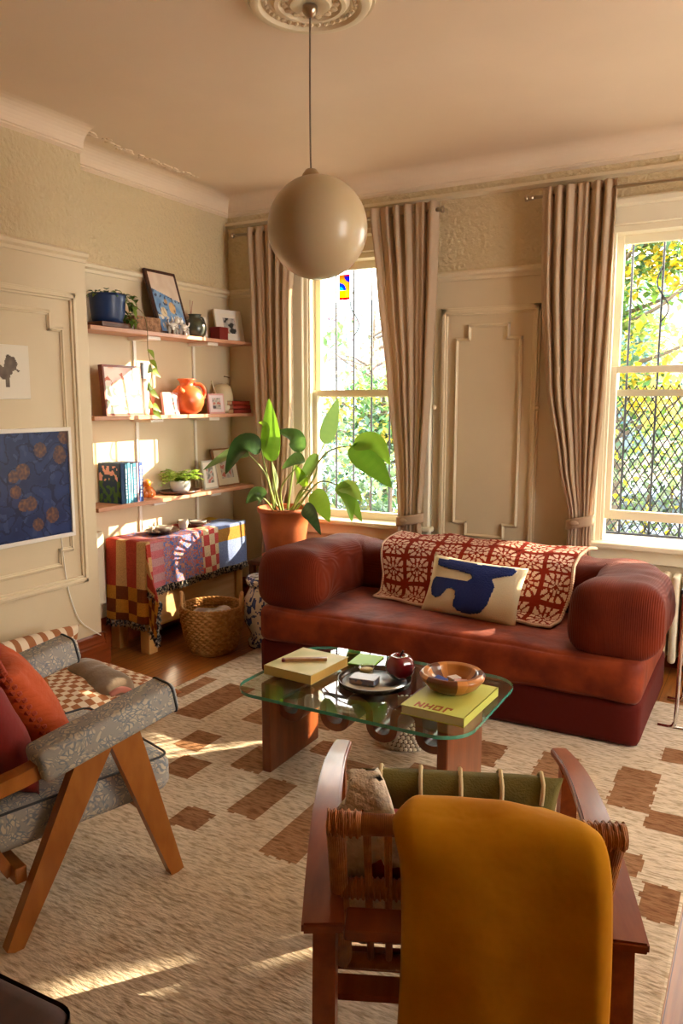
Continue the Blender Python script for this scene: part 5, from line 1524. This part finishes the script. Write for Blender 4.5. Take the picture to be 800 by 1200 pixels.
# ------------------------------------------------------------------ outdoors
GND = -1.1
obj('ground', bx(-40, 30, YW + .3, 60, GND - .2, GND), mat('asphalt', '8a8f98', .9, col2='7a7f88', vscale=1), kind='structure', smooth=False)
def tree(x, y, h, r, lab, cols, n=1500, ls=.16, seed=1, trunk=.13, low=.35, sq=1.0):
    o = empty('tree', (x, y, GND), label=lab, cat='tree')
    rr = random.Random(seed)
    bm = B(); tp = smooth_pts([(0, 0, 0), (.1, 0, h * .3), (-.05, .1, h * .6), (.1, 0, h * .92)], 5)
    tube(bm, tp, lambda t: trunk * (1 - .8 * t), 8)
    for k in range(16):
        a = rr.uniform(0, 2 * PI); z = h * rr.uniform(low, .85); L_ = r * rr.uniform(.6, .95)
        e_ = Vector((math.cos(a) * L_, math.sin(a) * L_, z + rr.uniform(.1, .5) * L_))
        tube(bm, smooth_pts([(0, 0, z - .1), (e_.x * .5, e_.y * .5, z + .1 * L_), e_], 4), lambda t: .035 * (1 - .8 * t), 5)
    obj('trunk', bm, mat('bark', '5c5248', .9), o)
    vm, cl = colorbm(); zc = h * (1 + low) / 2; hz = h * (1 - low) / 2
    cl_c = [(Vector((rr.gauss(0, .42) * r, rr.gauss(0, .42) * r, zc + rr.gauss(0, .45) * hz)), rr.choice(cols)) for _ in range(46)]
    for k in range(n):
        c, col = rr.choice(cl_c)
        p_ = c + Vector((rr.gauss(0, .26), rr.gauss(0, .26), rr.gauss(0, .22))) * r * .5
        d = Vector((rr.gauss(0, 1), rr.gauss(0, 1), rr.gauss(0, .7)))
        leafpatch(vm, p_, d, ls * rr.uniform(.7, 1.3), ls * .6, bend=.2, cl=cl, col=col if rr.random() < .75 else rr.choice(cols), n=2)
    obj('foliage', vm, mat('tree leaf', attr=True, rough=.7, translucent=.35, col2='8c9090', vscale=3, vlo=.3, vhi=.6), o)
    return o
tree(-1.9, 10.5, 5.8, 1.7, 'yellow and green leafed street tree seen through the right window', ['e0c020', '6a9440', 'c9b030', '4f7c48', '88a450', 'e8d860', '5a8468'], n=5200, ls=.15, seed=4)
tree(-5.2, 10.6, 3.6, 1.2, 'bushy green tree seen low through the left window', ['4c7a50', '6c9a58', '3f6650', '88a870', 'c9b84c'], n=3600, ls=.13, seed=9, low=.15)
tree(-8.4, 16.5, 5.2, 1.5, 'pinkish bare-branched tree far beyond the left window', ['a08478', '8a8c70', 'b0a080', '988898'], n=1300, ls=.14, seed=12)
tree(-3.4, 17.5, 5.4, 1.8, 'blue-green tree farther off beyond the left window', ['4a7884', '5c8a90', '6c9890', 'c8b850'], n=3000, ls=.2, seed=15)
def hedge(x0, x1, y, h, seed, lab, cols, ls=.1, n=4200):
    rr = random.Random(seed); o = empty('hedge', ((x0 + x1) / 2, y, GND), label=lab, cat='hedge')
    vm, cl = colorbm(); hw = (x1 - x0) / 2
    for k in range(n):
        p_ = Vector((rr.uniform(-hw, hw), rr.uniform(-.35, .35), rr.uniform(.05, h) * (1 + .12 * noise.noise(Vector((k * .01, 0, 0)))) + .12 * math.sin(rr.random() * 6)))
        leafpatch(vm, p_, (rr.gauss(0, 1), rr.gauss(0, 1), rr.gauss(0, .8)), ls * rr.uniform(.7, 1.4), ls * .65, bend=.2, cl=cl, col=rr.choice(cols), n=2)
    obj('foliage', vm, MATS['tree leaf'], o)
    bm = B()
    for k in range(14): 
        x = -hw + (k + .5) * 2 * hw / 14; tube(bm, [(x, 0, 0), (x + rr.uniform(-.1, .1), 0, h * .8)], .015, 5)
    obj('stem', bm, MATS['bark'], o)
hedge(-3.2, .6, 8.3, 2.35, 21, 'mixed green and yellow hedge outside below the right window', ['5c7c50', '7a9860', '4a6854', 'd8cc38', '8c9c88', '3f5848', '6c8470'], n=6500)
hedge(-6.6, -3.6, 7.6, 2.2, 22, 'dull green hedge outside below the left window', ['5c7c58', '7c9c70', '48685c', 'a8b470', '8ca898'], n=5200)
# row house across the street
def house(x0, x1, y, h, col, lab, seed):
    o = empty('row_house', ((x0 + x1) / 2, y, GND), label=lab, cat='building'); hw = (x1 - x0) / 2
    obj('wall', bx(-hw, hw, 0, 4, 0, h), mat('facade ' + col, col, .9, bump=.2, bscale=8), o, smooth=False)
    obj('cornice', bx(-hw - .1, hw + .1, -.25, 0, h - .4, h, bev=.05), mat('cornice ' + col, col, .8), o, smooth=False)
    for fl in range(int(h // 3)):
        for k in range(3):
            cx = -hw + (k + .5) * 2 * hw / 3; z = .9 + fl * 3
            w_ = obj('window', bx(cx - .55, cx + .55, -.05, .0, z, z + 1.8), mat('house glass', '50606c', .2), o, smooth=False)
            obj('window_surround', bx(cx - .68, cx + .68, -.12, -.051, z - .16, z - .0, bev=.02), WHITE, w_, smooth=False)
house(-22.5, -17, 28, 5.2, 'b9a8a0', 'pinkish low row house far across the street, farthest left', 1)
house(-16.8, -11.5, 28, 6.6, '9cb4c0', 'pale blue row house far across the street, left window view', 2)
house(-11.2, -5.5, 28, 6.2, 'c8c4bc', 'pale grey row house across the street between the window views', 3)
house(-5.2, 1.0, 28, 7.4, 'b0a090', 'beige row house across the street behind the yellow tree', 4)
# parked cars
def car(x, y, col, lab):
    o = empty('car', (x, y, GND), label=lab, cat='car')
    bm = B(); prof = [(-2.2, .35), (-2.15, .75), (-1.5, .88), (-1.0, 1.35), (.7, 1.38), (1.3, .95), (2.1, .82), (2.2, .4)]
    a = [bm.verts.new((px_, -.85, pz_)) for px_, pz_ in prof]; b = [bm.verts.new((px_, .85, pz_)) for px_, pz_ in prof]
    n = len(prof); bm.faces.new(a); bm.faces.new(b[::-1])
    for i in range(n): bm.faces.new((a[i], b[i], b[(i + 1) % n], a[(i + 1) % n]))
    bmesh.ops.recalc_face_normals(bm, faces=bm.faces[:])
    obj('body', bm, mat('car paint ' + col, col, .3, coat=.5), o, smooth=False)
    bm = B(); box(bm, -.95, .65, -.87, -.852, .92, 1.28)
    obj('side_window', bm, MATS['house glass'], o, smooth=False)
    for wx in (-1.4, 1.4):
        obj('wheel', tube(B(), [(wx, -.9, .33), (wx, -.68, .33)], .33, 20), mat('tyre', '22242a', .8), o)
car(-1.0, 13.2, '9fb4d8', 'light blue car parked across the pavement beyond the hedge, right window view')
car(-7.8, 13.4, '9cc4d4', 'pale teal car parked in the street beyond the left window')
# tree added out of view at right, its crown shaped to dapple the sun
def sun_tree():
    rr = random.Random(31)
    o = empty('tree', (5.6, 11.4, GND), label='tall leafy tree added out of view to the right, its crown shaped to dapple the sunlight', cat='tree')
    bm = B(); tube(bm, smooth_pts([(0, 0, 0), (.1, 0, 2), (0, .1, 4), (.1, 0, 7)], 5), lambda t: .22 * (1 - .75 * t), 10)
    obj('trunk', bm, MATS['bark'], o)
    vm, cl = colorbm()
    holes = [(7.05, 5.46, .125), (5.5, 4.72, .22), (5.2, 4.68, .22), (4.8, 4.6, .18), (5.15, 4.95, .14), (5.75, 4.9, .08)]  # gaps cut in the crown to place sun patches on rug and sofa
    for c_ in range(17 * 19):
        c = Vector((-1.4 + .3 * (c_ % 17) + rr.uniform(-.1, .1), rr.uniform(-.5, .5), 2.6 + .3 * (c_ // 17) + rr.uniform(-.1, .1)))
        for k in range(44 if c.x > .2 else 24):
            p_ = c + Vector((rr.gauss(0, .18), rr.gauss(0, .15), rr.gauss(0, .18)))
            wx, wz = p_.x + 5.6 + (-p_.y) * .85, p_.z + GND - p_.y * .551
            if any(math.hypot(wx - hx_, (wz - hz_) * .8) < hr + .09 for hx_, hz_, hr in holes): continue
            leafpatch(vm, p_, (rr.gauss(0, 1), rr.gauss(0, 1), rr.gauss(0, 1)), .27 if c.x > .5 else .19, .2 if c.x > .5 else .14, cl=cl, col='7c9440', n=2)
    obj('foliage', vm, MATS['tree leaf'], o)
sun_tree()

# ------------------------------------------------------------------ light
SUN_AZ = Vector((-.85, -1.0, 0)).normalized(); EL_ = math.atan(.42)
d = Vector((SUN_AZ.x * math.cos(EL_), SUN_AZ.y * math.cos(EL_), -math.sin(EL_)))
sl = bpy.data.lights.new('sun', 'SUN'); sl.energy = 12.5; sl.angle = math.radians(.35); sl.color = (1, .80, .56)
so = bpy.data.objects.new('sun', sl); COL.objects.link(so); so.rotation_euler = d.to_track_quat('-Z', 'Y').to_euler(); so.location = (8, 12, 8)
w = bpy.data.worlds.new('World'); S.world = w; w.use_nodes = True
w.node_tree.nodes['Background'].inputs[0].default_value = (1.0, .95, .88, 1); w.node_tree.nodes['Background'].inputs[1].default_value = 7.0

# ------------------------------------------------------------------ camera
cam = bpy.data.cameras.new('camera'); co = bpy.data.objects.new('camera', cam); COL.objects.link(co)
cam.sensor_fit = 'VERTICAL'; cam.sensor_height = 36; cam.lens = 36 * F_ / 1200; cam.clip_start = .05; cam.clip_end = 200
co.location = (0, 0, HE); co.rotation_euler = (PI / 2 - P_, 0, A_)
S.camera = co
S.view_settings.view_transform = 'Standard'; S.view_settings.look = 'None'; S.view_settings.gamma = 1; S.view_settings.exposure = 1.15
S.view_settings.use_curve_mapping = False
S.cycles.use_denoising = True
S.cycles.max_bounces = 8; S.cycles.diffuse_bounces = 5; S.cycles.transparent_max_bounces = 12; S.cycles.transmission_bounces = 6
S.cycles.sample_clamp_indirect = 6
S.cycles.caustics_reflective = False; S.cycles.caustics_refractive = False
